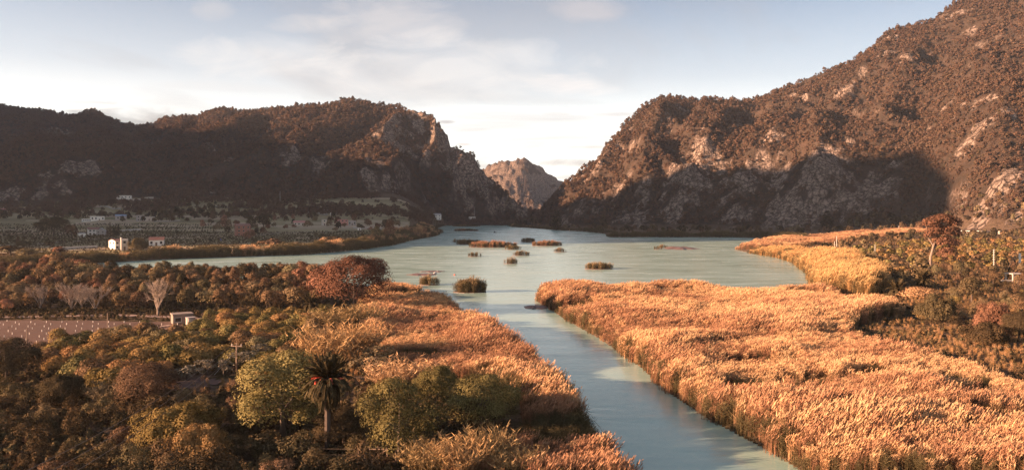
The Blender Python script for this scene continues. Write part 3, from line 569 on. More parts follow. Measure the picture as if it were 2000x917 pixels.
def reedbed(name, poly, spacing, label, hgt, greens=0.1, reds=0.0, hollows=(), seed=1, edge=0.0, pal=None):
    P = np.array(poly); lo, hi = P.min(0), P.max(0); area = (hi - lo).prod(); rj = np.random.default_rng(seed); q, w = np.meshgrid(np.arange(lo[0], hi[0], spacing), np.arange(lo[1], hi[1], spacing)); x, y = (q + rj.uniform(-.5, .5, q.shape) * spacing).ravel(), (w + rj.uniform(-.5, .5, q.shape) * spacing).ravel()
    sd = sdist(x, y, poly) + 2.2 * (fbm(x / 6, y / 6, 3, seed + 5) - .5); k = (sd < edge) & (y > 40)
    far_keep = np.interp(y, [60, 150, 250, 800], [1, .75, .55, .45]); k &= rng.random(len(x)) < far_keep
    x, y, sd = x[k], y[k], sd[k]
    big = fbm(x / 16, y / 16, 3, seed + 9); s = hgt * (0.62 + 0.62 * sst(.25, .75, big)) * rng.uniform(.85, 1.12, len(x)); g = fbm(x / 11, y / 11, 3, seed + 20)
    pick = rng.integers(0, 5, len(x)); pick = np.where((g > 1 - greens * 2.2) | (rng.random(len(x)) < greens * .35), rng.integers(5, 8, len(x)), pick)
    pick = np.where((rng.random(len(x)) < np.clip(reds * 2.4 * sst(.38, .68, fbm(x / 20, y / 13, 3, seed + 31)) + reds * .25, 0, .95)) & (pick < 5), rng.integers(8, 11, len(x)), pick)
    for (hx, hy, hr, hf) in hollows:
        d = np.hypot((x - hx) / hr, (y - hy) / (hr * hf)); q = d < 1 + .25 * rng.normal(size=len(x)); s = np.where(q, s * np.interp(d, [0, .7, 1.2], [.42, .55, .9]), s); pick = np.where(q & (rng.random(len(x)) < .75), rng.integers(5, 8, len(x)), pick)
    q = (sd > -1.6) & (rng.random(len(x)) < .5); s = np.where(sd > -1.2, s * rng.uniform(.6, .95, len(x)), s); pick = np.where(q, rng.integers(5, 8, len(x)), pick)
    z = np.maximum(gz(x, y), -0.2)
    return scatter(name, np.stack([x, y, z], -1), s, rng.normal(0, .5, len(x)), pick, pal or REEDS, label, 'reeds')
RB = gpoly(PEN_FAR[::-1][:0] + [(1600, 574)] + PEN_FAR + PEN_NEAR, 0) + [(60, 55), (120, 55)] + gpoly([(2120, 770), (2000, 728), (1900, 700), (1790, 672), (1690, 640), (1655, 628), (1680, 612), (1760, 598), (1745, 588), (1660, 583)], 3.6)
HOL = [(*GP(1410, 632), 9, .9), (*GP(1560, 592), 9, .9), (*GP(1830, 722), 6, .6), (*GP(1480, 735), 6, .6), (*GP(1960, 860), 7, .5), (*GP(1590, 780), 5, .6), (*GP(1290, 622), 7, .8), (*GP(1180, 600), 12, .5), (*GP(1120, 612), 5, 1.), (*GP(1700, 770), 5, .5), (*GP(1420, 700), 4, .7), (*GP(1880, 800), 5, .5), (*GP(1300, 590), 10, .35), (*GP(1650, 830), 3.5, .6)]
reedbed('reed_bed', RB, .70, 'broad bed of straw coloured reeds on the sunny side of the river', 3.3, .085, .30, HOL, 3)
LB = NEAR_LEFT_G + gpoly([(730, 565), (700, 600), (690, 640), (720, 690), (790, 730), (880, 735), (960, 760), (1020, 800), (1010, 850), (900, 900), (850, 945)], 1.2)
reedbed('reed_bed', LB, .70, 'dusky russet reed bed between the trees and the river', 3.1, .14, .75, [(*GP(930, 625), 9, .5), (*GP(800, 590), 9, .8), (*GP(870, 640), 7, .7)], 23)
def strip(pp, w0, w1, z=0.0):
    """belt of ground along a shoreline: from w0 metres inland to w1"""
    q = np.array(gpoly(pp, z)); d = np.gradient(q, axis=0); nrm = np.stack([-d[:, 1], d[:, 0]], -1); nrm /= np.linalg.norm(nrm, axis=1, keepdims=True)
    return [tuple(a) for a in (q + nrm * w0)] + [tuple(a) for a in (q + nrm * w1)][::-1]
reedbed('reed_bed', strip([(-300, 526), (0, 525), (60, 523), (100, 521), (180, 514), (350, 505), (500, 500), (600, 497), (700, 488), (765, 479), (790, 473)], -1, 11), 1.15, 'long belt of reeds along the far shore below the white farmhouse', 5.4, .30, .1, (), 43)
reedbed('reed_bed', strip([(760, 480), (765, 479), (800, 470), (850, 461), (864, 454)], -1, 26), 1.7, 'pale reeds on the low point below the wooded mountain', 4.6, .25, .4, (), 53)
reedbed('reed_bed', strip([(850, 446), (866, 441), (890, 437.5), (940, 436.5), (985, 438)], -1, 20), 2.4, 'dark reeds closing the narrow end of the lake', 4.6, .6, .1, (), 63)
reedbed('reed_bed', strip([(985, 438), (1000, 443), (1050, 446), (1090, 449.5), (1140, 452), (1180, 456)], -1, 15), 1.9, 'brown reeds along the shore below the steep mountain', 4.0, .35, .3, (), 73)
reedbed('reed_bed', strip([(1190, 463), (1300, 463), (1430, 463), (1500, 465.5), (1520, 469)], -2, 26), 1.6, 'dark green belt of reeds along the far shore of the wide water', 5.4, .55, .2, (), 83)
reedbed('reed_bed', gpoly([(1434, 486), (1480, 474), (1530, 467), (1640, 463), (1820, 461), (1830, 468), (1700, 475), (1560, 484), (1480, 490)], .5), 1.55, 'flat russet reed meadow across the head of the bay', 3.4, .08, .85, (), 93)
reedbed('reed_bed', gpoly([(1460, 493), (1500, 499), (1530, 506), (1555, 516), (1580, 522), (1600, 505), (1560, 494), (1520, 489)], .5), 1.2, 'golden reeds in front of the white hut on the bay', 4.2, .15, .0, (), 103, 0.0, GOLD)
reedbed('reed_bed', gpoly([(1555, 516), (1578, 534), (1580, 552), (1600, 572), (1700, 588), (1735, 570), (1730, 545), (1690, 528), (1640, 512), (1590, 508)], .8), .95, 'tall golden mounds of reed along the bay shore', 5.6, .05, .0, [(*GP(1590, 552), 5, .8)], 113, 0.0, GOLD)
# ================================================================== things
def at(px, py):
    """foot of a thing: the land seen at a photograph pixel (or the lake's surface)"""
    x, y, z = hit(px, py); return x, y, max(z, 0.0), y / F
taken = []
HUE = {m.name: w for m, w in ((m_citrus, 'golden green'), (m_brush, 'reddish brown'), (m_broad, 'yellow green'), (m_dim, 'dusky olive'), (m_rust, 'russet'), (m_grove, 'tan brown'), (m_dark, 'dark green'))}
def where(x, y, marks):
    """words that lead to a place: the nearest landmark and the side of it"""
    nm, a, b = min(marks, key=lambda q: (q[1] - x) ** 2 + (q[2] - y) ** 2); dx, dy = x - a, y - b; d = math.hypot(dx, dy); sc = y / 40
    how = 'just ' if d < 1.0 * sc + 1.2 else 'close ' if d < 1.8 * sc + 2 else 'some way ' if d > 3.2 * sc + 3 else ''
    return how + ('behind ' if dy > 0 else 'before ') + nm if abs(dy) > abs(dx) else how.replace('some way', 'far') + ('river' if dx > 0 else 'sunny') + ' side of ' + nm
def size_word(h, lo, hi): return ('tiny', 'small', 'middling', 'tall', 'very tall')[int(min(4, max(0, (h - lo) / (hi - lo) * 5)))]
def P_(name, label, cat, px, py, hpx, wpx, crowns, mat, group=None, trunks=None, tmat=None, simple=False, crown_name='crown'):
    """plant placed by its foot and its size in photograph pixels"""
    x, y, z, k = at(px, py); wn = {'c': 1.0}
    taken.append((x, y, wpx * k * .5))
    return plant(name, label, cat, group, x, y, hpx * k, wpx * k, crowns, mat, trunks, tmat, z, None, crown_name, simple)
WID = lambda wpx, unitw: wpx / unitw
def spread(cs):
    out = []
    for me in cs:
        c = np.empty(len(me.vertices) * 3, np.float32); me.vertices.foreach_get('co', c); c = c.reshape(-1, 3); out.append(np.percentile(c[:, 0], 98) - np.percentile(c[:, 0], 2))
    return float(np.mean(out))
W_BROAD, W_DOME, W_CITRUS, W_GROVE, W_SHRUB, W_OLIVE, W_CYP, W_FARW = (spread(q) for q in (C_BROAD, C_DOME, C_CITRUS, C_GROVE, C_SHRUB, C_OLIVE, C_CYPRESS, C_FAR))

# ---- the palm in front of the big leafy tree
def frond_mesh(name, length, droop, n=26):
    m = MB(); pts = []; 
    for i in range(8):
        t = i / 7; pts.append(Vector((length * (t - .12 * droop * t * t), 0, length * (.42 * t - droop * .95 * t * t))))
    m.tube(pts, [.035 * (1 - .8 * i / 7) for i in range(8)], 3, False)
    nv = len(m.f)
    for i in range(n):
        t = .12 + .88 * i / n; q = t * 7; j = min(int(q), 6); p = pts[j].lerp(pts[j + 1], q - j); d = (pts[j + 1] - pts[j]).normalized()
        l = length * (.17 * math.sin(min(1, t * 1.25 + .2) * 2.6) + .05)
        for s in (-1, 1):
            e = p + d * l * .75 + Vector((0, s * l * .75, -l * rng.uniform(.05, .4))); w = d * .032
            m.add([p - w, p + w, e + w * .3, e - w * .3], [(0, 1, 2, 3)])
    me = m.mesh(name, m_palm); a = me.attributes.new('v', 'FLOAT', 'FACE'); a.data.foreach_set('value', rng.random(len(me.polygons)).astype(np.float32)); return me
FR_UP = [frond_mesh('frond', 1, .10), frond_mesh('frond', 1, .32)]; FR_OUT = [frond_mesh('frond', 1, .55), frond_mesh('frond', 1, .8)]; FR_DOWN = [frond_mesh('frond', 1, 1.15)]
m_trunk = plain('palm_trunk', (0.085, 0.060, 0.045), .95, .4, 14, .6); m_fruit = plain('palm_fruit_red', (0.60, 0.085, 0.045), .6, .3, 20)
def palm(label, px, py, trunk_h, L, n, fruits=0, lean=0.0, group=None):
    x, y, z, k = at(px, py); e = empty('palm_tree', (x, y, z)); tag(e, label, 'palm', group); taken.append((x, y, 1.2))
    m = MB(); zs = np.linspace(-.2, trunk_h, 22); m.tube([(lean * (q / trunk_h) ** 2, 0, q) for q in zs], [(.27 + .03 * (i % 2)) * (1.25 if i < 2 else 1) for i in range(22)], 8); m.obj('trunk', m_trunk, e)
    hd = MB(); hd.tube([(lean, 0, trunk_h - .25), (lean, 0, trunk_h + .35), (lean, 0, trunk_h + .8)], [.34, .48, .16], 8); hd.obj('crown_shaft', m_trunk, e)
    for i in range(n):
        q = i / n; a = i * 2.39996 + rng.uniform(-.2, .2); el = 1.15 - 2.3 * q ** 1.05
        me = (FR_UP if q < .4 else FR_OUT if q < .75 else FR_DOWN)[0 if rng.random() < .5 or q >= .75 else 1]
        f = link(bpy.data.objects.new('frond', me), e); f.location = (lean + .2 * math.cos(a), .2 * math.sin(a), trunk_h + .45 - .3 * q)
        f.rotation_euler = (rng.uniform(-.25, .25), -max(el, -.85) * .85, a); l = L * rng.uniform(.88, 1.08) * (1.0 if q > .25 else .92); f.scale = (l, l, l)
    for i in range(fruits):
        a = 6.283 * i / fruits + .3; m = MB()
        for j in range(16):
            aa = a + rng.normal(0, .12); r = rng.uniform(.9, 1.6); m.tube([(lean + .25 * math.cos(aa), .25 * math.sin(aa), trunk_h + .35), (lean + r * math.cos(aa), r * math.sin(aa), trunk_h + .55 - .4 * rng.random())], [.06, .10], 4)
        m.obj('fruit_bunch', m_fruit, e)
    return e
palm('tall palm with bunches of red fruit in front of the big leafy tree', 640, 882, 6.6, 2.55, 90, 9)
palm('small pale palm at the foot of the russet tree', 606, 615, 2.2, 2.6, 44, 0)
palm('low palm with spiky crown beside the bay reeds', 1752, 578, 1.6, 3.0, 40, 0)
palm('shaggy dark palm under the brown cypress', 1803, 566, 2.6, 3.4, 46, 0)
palm('short palm behind the golden reed mounds near the pale poles', 1715, 518, .9, 3.2, 34, 0)

# ---- the large single trees near the viewer
P_('leafy_tree', 'largest pale green leafy tree standing behind the tall palm', 'tree', 552, 852, 172, WID(178, W_BROAD), C_BROAD, m_broad)
P_('leafy_tree', 'full green leafy tree standing just right of the tall palm by the wire fence', 'tree', 780, 902, 168, WID(128, W_BROAD), C_BROAD, m_broad)
P_('leafy_tree', 'rounded dark green tree leaning on the russet reeds nearest the river', 'tree', 938, 836, 112, WID(130, W_DOME), C_DOME, m_broad)
P_('leafy_tree', 'small domed green tree behind and between the two bigger green ones', 'tree', 854, 806, 100, WID(80, W_DOME), C_DOME, m_broad)
P_('leafy_tree', 'dark green bush tree filling the shade behind the palm trunk', 'tree', 672, 868, 78, WID(100, W_BROAD), C_BROAD, m_dark)
P_('russet_tree', 'great russet brown tree standing between the grove and the lake', 'tree', 692, 606, 116, WID(138, W_DOME), C_DOME, m_russet)
P_('russet_tree', 'narrower pale orange tree growing into the side of the great russet tree', 'tree', 648, 600, 86, WID(70, W_GROVE), C_GROVE, m_russet)
P_('dark_tree', 'dark evergreen tree at the corner of the ploughed field', 'tree', 12, 745, 92, WID(110, W_DOME), C_DOME, m_dark)
P_('dark_tree', 'dark round tree in the shade below the evergreen by the field', 'tree', 122, 792, 66, WID(80, W_DOME), C_DOME, m_dark)
P_('brown_tree', 'big round brown tree beside the bare earth clearing', 'tree', 288, 792, 88, WID(106, W_DOME), C_DOME, m_brush)
P_('broad_shrub', 'wide light green shrub spreading below the brown tree', 'shrub', 345, 862, 72, WID(200, 2.5), C_WIDE, m_citrus)
P_('broad_shrub', 'rounded yellowish shrub below the wide light green one', 'shrub', 392, 905, 78, WID(140, 2.5), C_WIDE, m_citrus)
P_('leafy_shrub', 'small leafy green shrub beside the palm foot in the shade', 'shrub', 590, 898, 62, WID(78, W_SHRUB), C_SHRUB, m_dim)
P_('leafy_shrub', 'green shrub at the top of the reed slope above the palm', 'shrub', 575, 650, 44, WID(44, W_SHRUB), C_SHRUB, m_broad)
P_('leafy_shrub', 'yellow green bush on the slope just under the small pale palm', 'shrub', 634, 622, 34, WID(44, W_SHRUB), C_SHRUB, m_broad)
P_('flowering_shrub', 'pinkish brown shrub on the reed slope to the right of the palm crown', 'shrub', 735, 722, 56, WID(90, W_SHRUB), C_SHRUB, m_brush)

# ---- giant cane
def cane(name, n, R):
    v = []; f = []; a = []
    for i in range(n):
        an = rng.uniform(0, 6.283); r = R * .45 * math.sqrt(rng.random()); b0 = np.array([r * math.cos(an), r * math.sin(an), -.03]); h = rng.uniform(.6, 1.0); out = R * .8 * (r / (R * .45)) * np.array([math.cos(an), math.sin(an), 0]) + np.array([rng.normal(.03, .05), rng.normal(0, .05), 0])
        pts = [b0, b0 + out * .35 + np.array([0, 0, h * .5]), b0 + out * 1.0 + np.array([0, 0, h * .95])]
        for p, q, w in ((pts[0], pts[1], .007), (pts[1], pts[2], .005)):
            s = np.cross(q - p, unit(1)[0]); s = s / np.linalg.norm(s) * w; o = len(v); v.extend([p - s, p + s, q + s * .6, q - s * .6]); f.append((o, o + 1, o + 2, o + 3)); a.append(.35)
        for j in range(9):
            t = rng.uniform(.35, 1); q = pts[1] + (pts[2] - pts[1]) * (t - .35) / .65; aa = rng.uniform(0, 6.283); l = rng.uniform(.09, .17); e = q + np.array([math.cos(aa) * l * .7, math.sin(aa) * l * .7, l * rng.uniform(.2, .9)]); s = np.cross(e - q, unit(1)[0]); s = s / np.linalg.norm(s) * .011
            o = len(v); v.extend([q - s, q + s, e + s * .1, e - s * .1]); f.append((o, o + 1, o + 2, o + 3)); a.append(rng.uniform(.2, 1))
    return mesh_np(name, np.array(v), np.array(f), None, {'v': ('FACE', a)})
C_CANE = [cane('cane_clump', 150, .55) for _ in range(3)]
for px, py, hp, wp, mt, lb in [(640, 716, 88, 120, m_cane, 'golden fan of giant cane above the palm crown'), (700, 702, 84, 110, m_cane, 'second fan of giant cane on the slope, right of the golden one'), (655, 652, 58, 80, m_cane, 'short clump of cane under the yellow green bush'), (700, 648, 62, 70, m_cane, 'cane clump at the edge of the russet reeds below the great russet tree'),
        (770, 765, 70, 110, m_reed, 'straw coloured cane clump behind the domed green tree'), (842, 932, 82, 110, m_cane, 'cane clump fanning out beneath the full green leafy tree'), (900, 935, 92, 120, m_cane, 'broad cane clump at the bottom edge of the picture'), (955, 915, 96, 90, m_cane, 'tallest cane clump below the rounded dark tree'), (1010, 935, 70, 100, m_cane, 'yellowish cane clump at the bottom, nearest the river'),
        (210, 792, 52, 80, m_brush, 'reddish dry brush catching the sun beside the brown tree'), (820, 760, 60, 90, m_reed, 'straw coloured cane clump between the domed tree and the reeds')]:
    P_('cane_clump', lb, 'cane', px, py, hp, WID(wp, 1.05), C_CANE, mt, 'giant cane clumps on the slope', simple=True)

# ---- olives by the clearing
for px, py, hp, wp, lb in [(365, 742, 32, 40, 'silvery olive at the far end of the bare clearing'), (405, 732, 32, 34, 'slim silvery olive in the middle of the clearing'), (437, 732, 30, 32, 'small silvery olive below the leaning guy wires'), (482, 722, 38, 48, 'largest silvery olive beside the wooden power pole'), (505, 706, 34, 40, 'silvery olive behind the power pole'), (470, 704, 22, 28, 'smallest silvery olive at the foot of the power pole')]:
    P_('olive_tree', lb, 'tree', px, py, hp, WID(wp, W_OLIVE), C_OLIVE, m_olive, 'olive trees round the clearing')

taken.append((*at(352, 642)[:2], 4)); taken.append((*at(352, 662)[:2], 5)); taken.append((*at(350, 682)[:2], 4)); taken.append((*at(330, 650)[:2], 3)); taken.append((*at(370, 648)[:2], 3))
# ---- citrus orchard below the ploughed field
def clear_of(x, y, r=0.0): return all((x - a) ** 2 + (y - b) ** 2 > (c * .8 + r) ** 2 for a, b, c in taken)
def marks(*q): return [(n, *GP(a, b, 1.2)) for n, a, b in q]
NEAR = marks(('the tall palm', 640, 880), ('the largest leafy tree', 552, 850), ('the big brown tree', 288, 790), ('the bare clearing', 390, 750), ('the power pole', 462, 724), ('the evergreen at the field corner', 12, 745), ('the shaded round tree', 122, 792), ('the wide light green shrub', 345, 862), ('the rounded yellowish shrub', 392, 905), ('the fence gate', 740, 905), ('the leaning field pole', 210, 655), ('the pump hut', 349, 634), ('the giant cane fan', 640, 716), ('the great russet tree', 690, 606), ('the bottom corner cables', 120, 900))
FARG = marks(('the pump hut', 349, 634), ('the lone leafless tree', 308, 616), ('the pair of leafless trees', 160, 610), ('the first leafless tree', 78, 606), ('the great russet tree', 690, 606), ('the small pale palm', 606, 615), ('the hedge end', -20, 610), ('the track bend', 470, 610), ('the bare tree shoreline', 150, 552), ('the russet lake edge', 600, 556), ('the middle of the lake edge', 380, 553), ('the shore end of the grove', -40, 548))
BANK = [(n, *at(a, b)[:2]) for n, a, b in (('the tall eucalyptus', 1816, 524), ('the unfinished porch', 1988, 552), ('the red leaved bush', 1942, 650), ('the big grey green bush', 1830, 628), ('the shaggy palm', 1803, 566), ('the ladder like pole', 1941, 528), ('the single pale pole', 1709, 503), ('the pair of pale poles', 1632, 492), ('the parapet wall', 1910, 455), ('the upright grey green tree', 1898, 592), ('the dark column cypress', 1964, 548))]
VALE = [(n, *at(a, b)[:2]) for n, a, b in (('the white farmhouse', 224, 487), ('the red roofed cottage', 302, 480), ('the dormered white house', 178, 459), ('the blue roofed shed', 232, 430), ('the long stepped building', 186, 431), ('the red brick house', 470, 461), ('the pink roofed barn', 586, 440), ('the long pink house', 668, 440), ('the hillside houses', 642, 418), ('the highest terrace building', 240, 389), ('the great carob tree', 105, 462), ('the water edge house', 853, 433), ('the pink roofed end house', 2, 415), ('the hillside utility pole', 547, 397))]
FOOT = [(n, *at(a, b)[:2]) for n, a, b in (('the building under the cliff', 922, 430), ('the tall shore cypress', 1087, 449), ('the narrow dark shore tree', 1178, 447), ('the pine shaped scree tree', 1615, 447), ('the white van', 1760, 446), ('the parapet wall', 1910, 455), ('the gorge mouth', 1010, 436), ('the scree shore', 1380, 449), ('the reed belt end', 1500, 450))]
FIELD = gpoly([(-150, 623), (330, 630), (385, 632), (330, 644), (210, 660), (60, 684), (-150, 705)], 1.2)
orch = gpoly([(90, 720), (70, 690), (210, 668), (330, 652), (400, 640), (430, 625), (560, 622), (600, 640), (640, 680), (600, 700), (520, 740), (430, 715), (340, 760), (220, 775), (150, 750)], 1.2)
for (x, y) in poisson(orch, 3.3, 5000, 5):
    if not clear_of(x, y): continue
    h = rng.uniform(2.4, 3.9); mt = [m_citrus, m_citrus, m_citrus, m_grove, m_broad][rng.integers(5)]
    plant('citrus_tree', '%s %s citrus tree %s' % (size_word(h, 2.4, 3.9), HUE[mt.name], where(x, y, NEAR)), 'tree', 'citrus trees below the ploughed field', x, y, h, rng.uniform(2.9, 4.2) / W_CITRUS * 1.1, C_CITRUS, mt, T_LOW)
# ---- scrub on the shaded slope at the bottom
slope = gpoly([(-60, 760), (60, 765), (230, 800), (420, 790), (480, 760), (560, 790), (640, 800), (720, 850), (720, 950), (-90, 950)], 1.2)
for (x, y) in poisson(slope, 2.8, 5000, 6):
    if not clear_of(x, y, -.3): continue
    h = rng.uniform(1.3, 3.0); P2 = [m_dim, m_dim, m_brush, m_dim, m_dark][rng.integers(5)]
    plant('scrub_bush', '%s %s bush %s' % (size_word(h, 1.3, 3.0), HUE[P2.name], where(x, y, NEAR)), 'shrub', 'bushes on the shaded slope', x, y, h, h * rng.uniform(.8, 1.3), C_SHRUB, P2, T_LOW)

# ---- grove between the ploughed field and the lake
grove = gpoly([(-60, 612), (120, 609), (260, 606), (330, 604), (480, 606), (580, 612), (625, 590), (640, 566), (600, 553), (400, 552), (200, 549), (100, 544), (-80, 542)], 1.2)
bare = [(78, 606, 58, 'pale leafless tree at the far end of the row by the hedge'), (140, 612, 72, 'tall leafless tree with upswept pale branches, second in the row by the hedge'), (186, 612, 66, 'leafless tree with many thin upright stems by the hedge'), (308, 616, 80, 'lone leafless tree with pale twigs standing by the hut track'), (160, 604, 50, 'small leafless tree between the two taller ones')]
bare_xy = [at(a, b) for a, b, c, d in bare]
for (x, y) in poisson(grove, 4.1, 6000, 8):
    if not clear_of(x, y) or any(abs(x - q[0]) < 3.0 and -6 < y - q[1] < 2 for q in bare_xy): continue
    px = 1000 + F * x / y; back = y > 225; tall = px < 330 and back
    h = rng.uniform(5.0, 7.2) if back else rng.uniform(3.2, 5.4)
    if tall and 90 < px < 190: h *= 1.25
    if px > 560: h *= 1.15
    gp = 'trees of the lakeside grove'
    mt = [m_grove, m_grove, m_rust if px < 200 or px > 570 else m_dim, m_dark, m_brush][rng.integers(5)]
    lb = '%s %s grove tree %s' % (size_word(h, 3.2, 7.2), HUE[mt.name], where(x, y, FARG))
    plant('grove_tree', lb, 'tree', gp, x, y, h, h * rng.uniform(.8, 1.2) * (1.0 if back else 1.15), C_GROVE if rng.random() < .75 else C_CITRUS, mt)

# ---- leafless trees
def branches(h):
    m = MB()
    def grow(p, d, l, r, lev):
        q = p + d * l; m.tube([p, p.lerp(q, .5) + Vector(rng.normal(0, .03, 3)) * l, q], [r, r * .8, r * .55], 4 if lev < 2 else 3, False)
        if lev >= 4: return
        for i in range((3, 3, 4, 4)[lev]):
            nd = (d + Vector(rng.normal(0, .38, 3)) + Vector((0, 0, .15))).normalized(); grow(p.lerp(q, rng.uniform(.35, 1)), nd, l * rng.uniform(.55, .8), max(r * .5, .016), lev + 1)
    for i in range(6):
        a = 6.283 * i / 6 + rng.uniform(-.4, .4); sp = rng.uniform(.2, .75); grow(Vector((0, 0, h * .12)), Vector((math.cos(a) * sp, math.sin(a) * sp, 1)).normalized(), h * .36, .10, 0)
    return m
for (px, py, hp, lb), (x, y, z, k) in zip(bare, bare_xy):
    e = empty('leafless_tree', (x, y, z), rng.uniform(0, 6)); tag(e, lb, 'tree', 'leafless trees along the hedge'); h = hp * k; hm = branches(h)
    t_ = MB().tube([(0, 0, -.2), (0, 0, h * .08), (.02, 0, h * .15)], [.26, .22, .16], 7); t_.obj('trunk', m_bark_pale, e); hm.obj('branches', m_bark_pale, e)

# ---- ploughed field with rows of saplings in white tubes, hedge, track and hut
xs = np.array([p[0] for p in FIELD]); ys = np.array([p[1] for p in FIELD]); fx, fy = np.meshgrid(np.linspace(xs.min(), xs.max(), 130), np.linspace(ys.min(), ys.max(), 190))
ins = sdist(fx, fy, FIELD) < .4; fzv = gz(fx, fy) + .10 + .13 * np.sin(fy * 2 * math.pi / 1.5 + .6 * fbm(fx / 9, fy / 9, 2, 9)) + .05 * (fbm(fx, fy, 3, 7) - .5)
ii = np.arange(fx.size).reshape(fx.shape); q = np.stack([ii[:-1, :-1], ii[:-1, 1:], ii[1:, 1:], ii[1:, :-1]], -1)[ins[:-1, :-1] & ins[1:, 1:] & ins[:-1, 1:] & ins[1:, :-1]]
u, inv = np.unique(q, return_inverse=True); m_soil = plain('ploughed_soil', (0.092, 0.049, 0.035), .95, .25, .7)
me = mesh_np('field', np.stack([fx, fy, fzv], -1).reshape(-1, 3)[u], inv.reshape(-1, 4), m_soil); tag(link(bpy.data.objects.new('field', me)), 'ploughed reddish brown field with rows of saplings', 'field', None, 'structure')
m_tube = plain('white_guard', (0.70, 0.60, 0.50), .6, .05); sap = MB().tube([(0, 0, -.1), (0, 0, .42)], .07, 6).mesh('sapling', m_tube); tw = MB(); tw.tube([(0, 0, .5), (.03, 0, 1.0)], [.02, .008], 4); tw.tube([(.02, 0, .75), (.2, .1, 1.05)], [.012, .005], 3); tw.tube([(.02, 0, .7), (-.18, -.06, .98)], [.012, .005], 3); twm = tw.mesh('stem', m_bark)
for j, yy in enumerate(np.arange(ys.min() + 1.4, ys.max() - .8, 3.0)):
    for xx in np.arange(xs.min() + 20, xs.max(), 3.2):
        xx += .5 * (j % 2)
        if sdist(np.array(xx), np.array(yy), FIELD) > -1.0 or 1000 + F * xx / yy < -15: continue
        o_ = link(bpy.data.objects.new('sapling', sap)); o_.location = (xx, yy, float(gz(xx, yy)) + .1); o_.rotation_euler = (0, 0, rng.uniform(0, 6)); tag(o_, 'young tree in a white tube guard in a row of the ploughed field', 'sapling', 'saplings in the ploughed field'); st = link(bpy.data.objects.new('stem', twm), o_)
def ribbon(name, pp, w, mat, label, cat, lift=.09, z=1.2):
    c = np.array(gpoly(pp, z)); s = np.concatenate([[0], np.cumsum(np.hypot(*np.diff(c, axis=0).T))]); t_ = np.arange(0, s[-1], 1.5); cx = np.interp(t_, s, c[:, 0]); cy = np.interp(t_, s, c[:, 1]); d = np.gradient(np.stack([cx, cy], -1), axis=0); d /= np.linalg.norm(d, axis=1, keepdims=True)
    l = np.stack([cx - d[:, 1] * w / 2, cy + d[:, 0] * w / 2], -1); r = np.stack([cx + d[:, 1] * w / 2, cy - d[:, 0] * w / 2], -1); zz = np.maximum(np.maximum(gz(l[:, 0], l[:, 1]), gz(r[:, 0], r[:, 1])), gz(cx, cy)) + lift
    v = np.concatenate([np.c_[l, zz], np.c_[r, zz]]); n = len(t_); f = np.stack([np.arange(n - 1) + n, np.arange(1, n) + n, np.arange(1, n), np.arange(n - 1)], -1)
    return tag(link(bpy.data.objects.new(name, mesh_np(name, v, f, mat))), label, cat, None, 'structure')
m_track = plain('track_dust', (0.36, 0.24, 0.18), .95, .2, .8); m_track2 = plain('pale_concrete', (0.50, 0.40, 0.33), .9, .15, .6)
ribbon('track', [(-60, 618), (100, 617), (230, 616), (330, 618), (380, 622), (450, 621)], 2.6, m_track, 'dusty track between the ploughed field and the grove', 'track')
ribbon('path', [(60, 684), (160, 668), (230, 656), (300, 641), (345, 634)], 1.2, m_track, 'trodden path along the near edge of the ploughed field', 'path', .22)
x, y, z, k = at(390, 750); cl = []
for i in range(28):
    a = 6.283 * i / 28; r = 1 + .25 * rng.normal(); cl.append((x + 2.8 * r * math.cos(a), y + 3.2 * r * math.sin(a)))
cv = [(a, b, float(gz(a, b)) + .1) for a, b in cl] + [(x, y, float(gz(x, y)) + .12)]
tag(MB().add(cv, [(i, (i + 1) % 28, 28) for i in range(28)]).obj('ground', m_soil), 'bare trodden earth clearing among the olives', 'clearing', None, 'structure')

hx = empty('hedge', GP(215, 611, 1.2) + (1.2,)); tag(hx, 'long low dark hedge between the track and the leafless trees', 'hedge'); bl = []
p0, p1 = np.array(GP(-20, 610, 1.2)), np.array(GP(335, 613, 1.2))
for i in range(90):
    q = p0 + (p1 - p0) * (i + rng.random()) / 90; bl.append((q[0] - hx.location.x, q[1] - hx.location.y + rng.normal(0, .25), .45 + .25 * rng.random(), .7, .6, .55))
me = crown('foliage', np.array(bl), 5200, .13, .6, .6, .2); me.materials.append(m_dark); link(bpy.data.objects.new('foliage', me), hx)
# ---- buildings
m_white = plain('white_render', (0.74, 0.68, 0.60), .85, .08, .5); m_cream = plain('cream_render', (0.52, 0.44, 0.36), .85, .12, .5); m_grey = plain('grey_render', (0.36, 0.31, 0.28), .85, .12, .5); m_brick = plain('brick_red', (0.30, 0.125, 0.085), .9, .2, 2); m_pink = plain('pink_render', (0.46, 0.20, 0.165), .85, .12, .5)
m_tile = plain('roof_tile', (0.24, 0.115, 0.085), .85, .25, 3); m_blue = plain('blue_sheet', (0.16, 0.26, 0.42), .5, .12, 1); m_roofgrey = plain('grey_sheet', (0.36, 0.31, 0.285), .7, .15, 1); m_dk = plain('dark_glass', (0.035, 0.032, 0.032), .2, .1); m_frame = plain('window_frame', (0.45, 0.40, 0.35), .6, .1); m_door = plain('door_wood', (0.13, 0.075, 0.05), .6, .2, 4); m_rail = plain('galvanised', (0.50, 0.47, 0.44), .45, .1, 4, 0, .5)
m_boat = plain('dark_hull', (0.05, 0.045, 0.04), .6, .2); m_mud = plain('wet_mud', (0.15, 0.085, 0.062), .55, .3, 1.2, .4); m_red = plain('buoy_red', (0.55, 0.12, 0.07), .5, .1); m_bluep = plain('blue_plastic', (0.05, 0.10, 0.55), .4, .1); m_wood = plain('grey_timber', (0.27, 0.185, 0.13), .9, .25, 5); m_conc = plain('concrete', (0.42, 0.36, 0.31), .9, .2, 1)
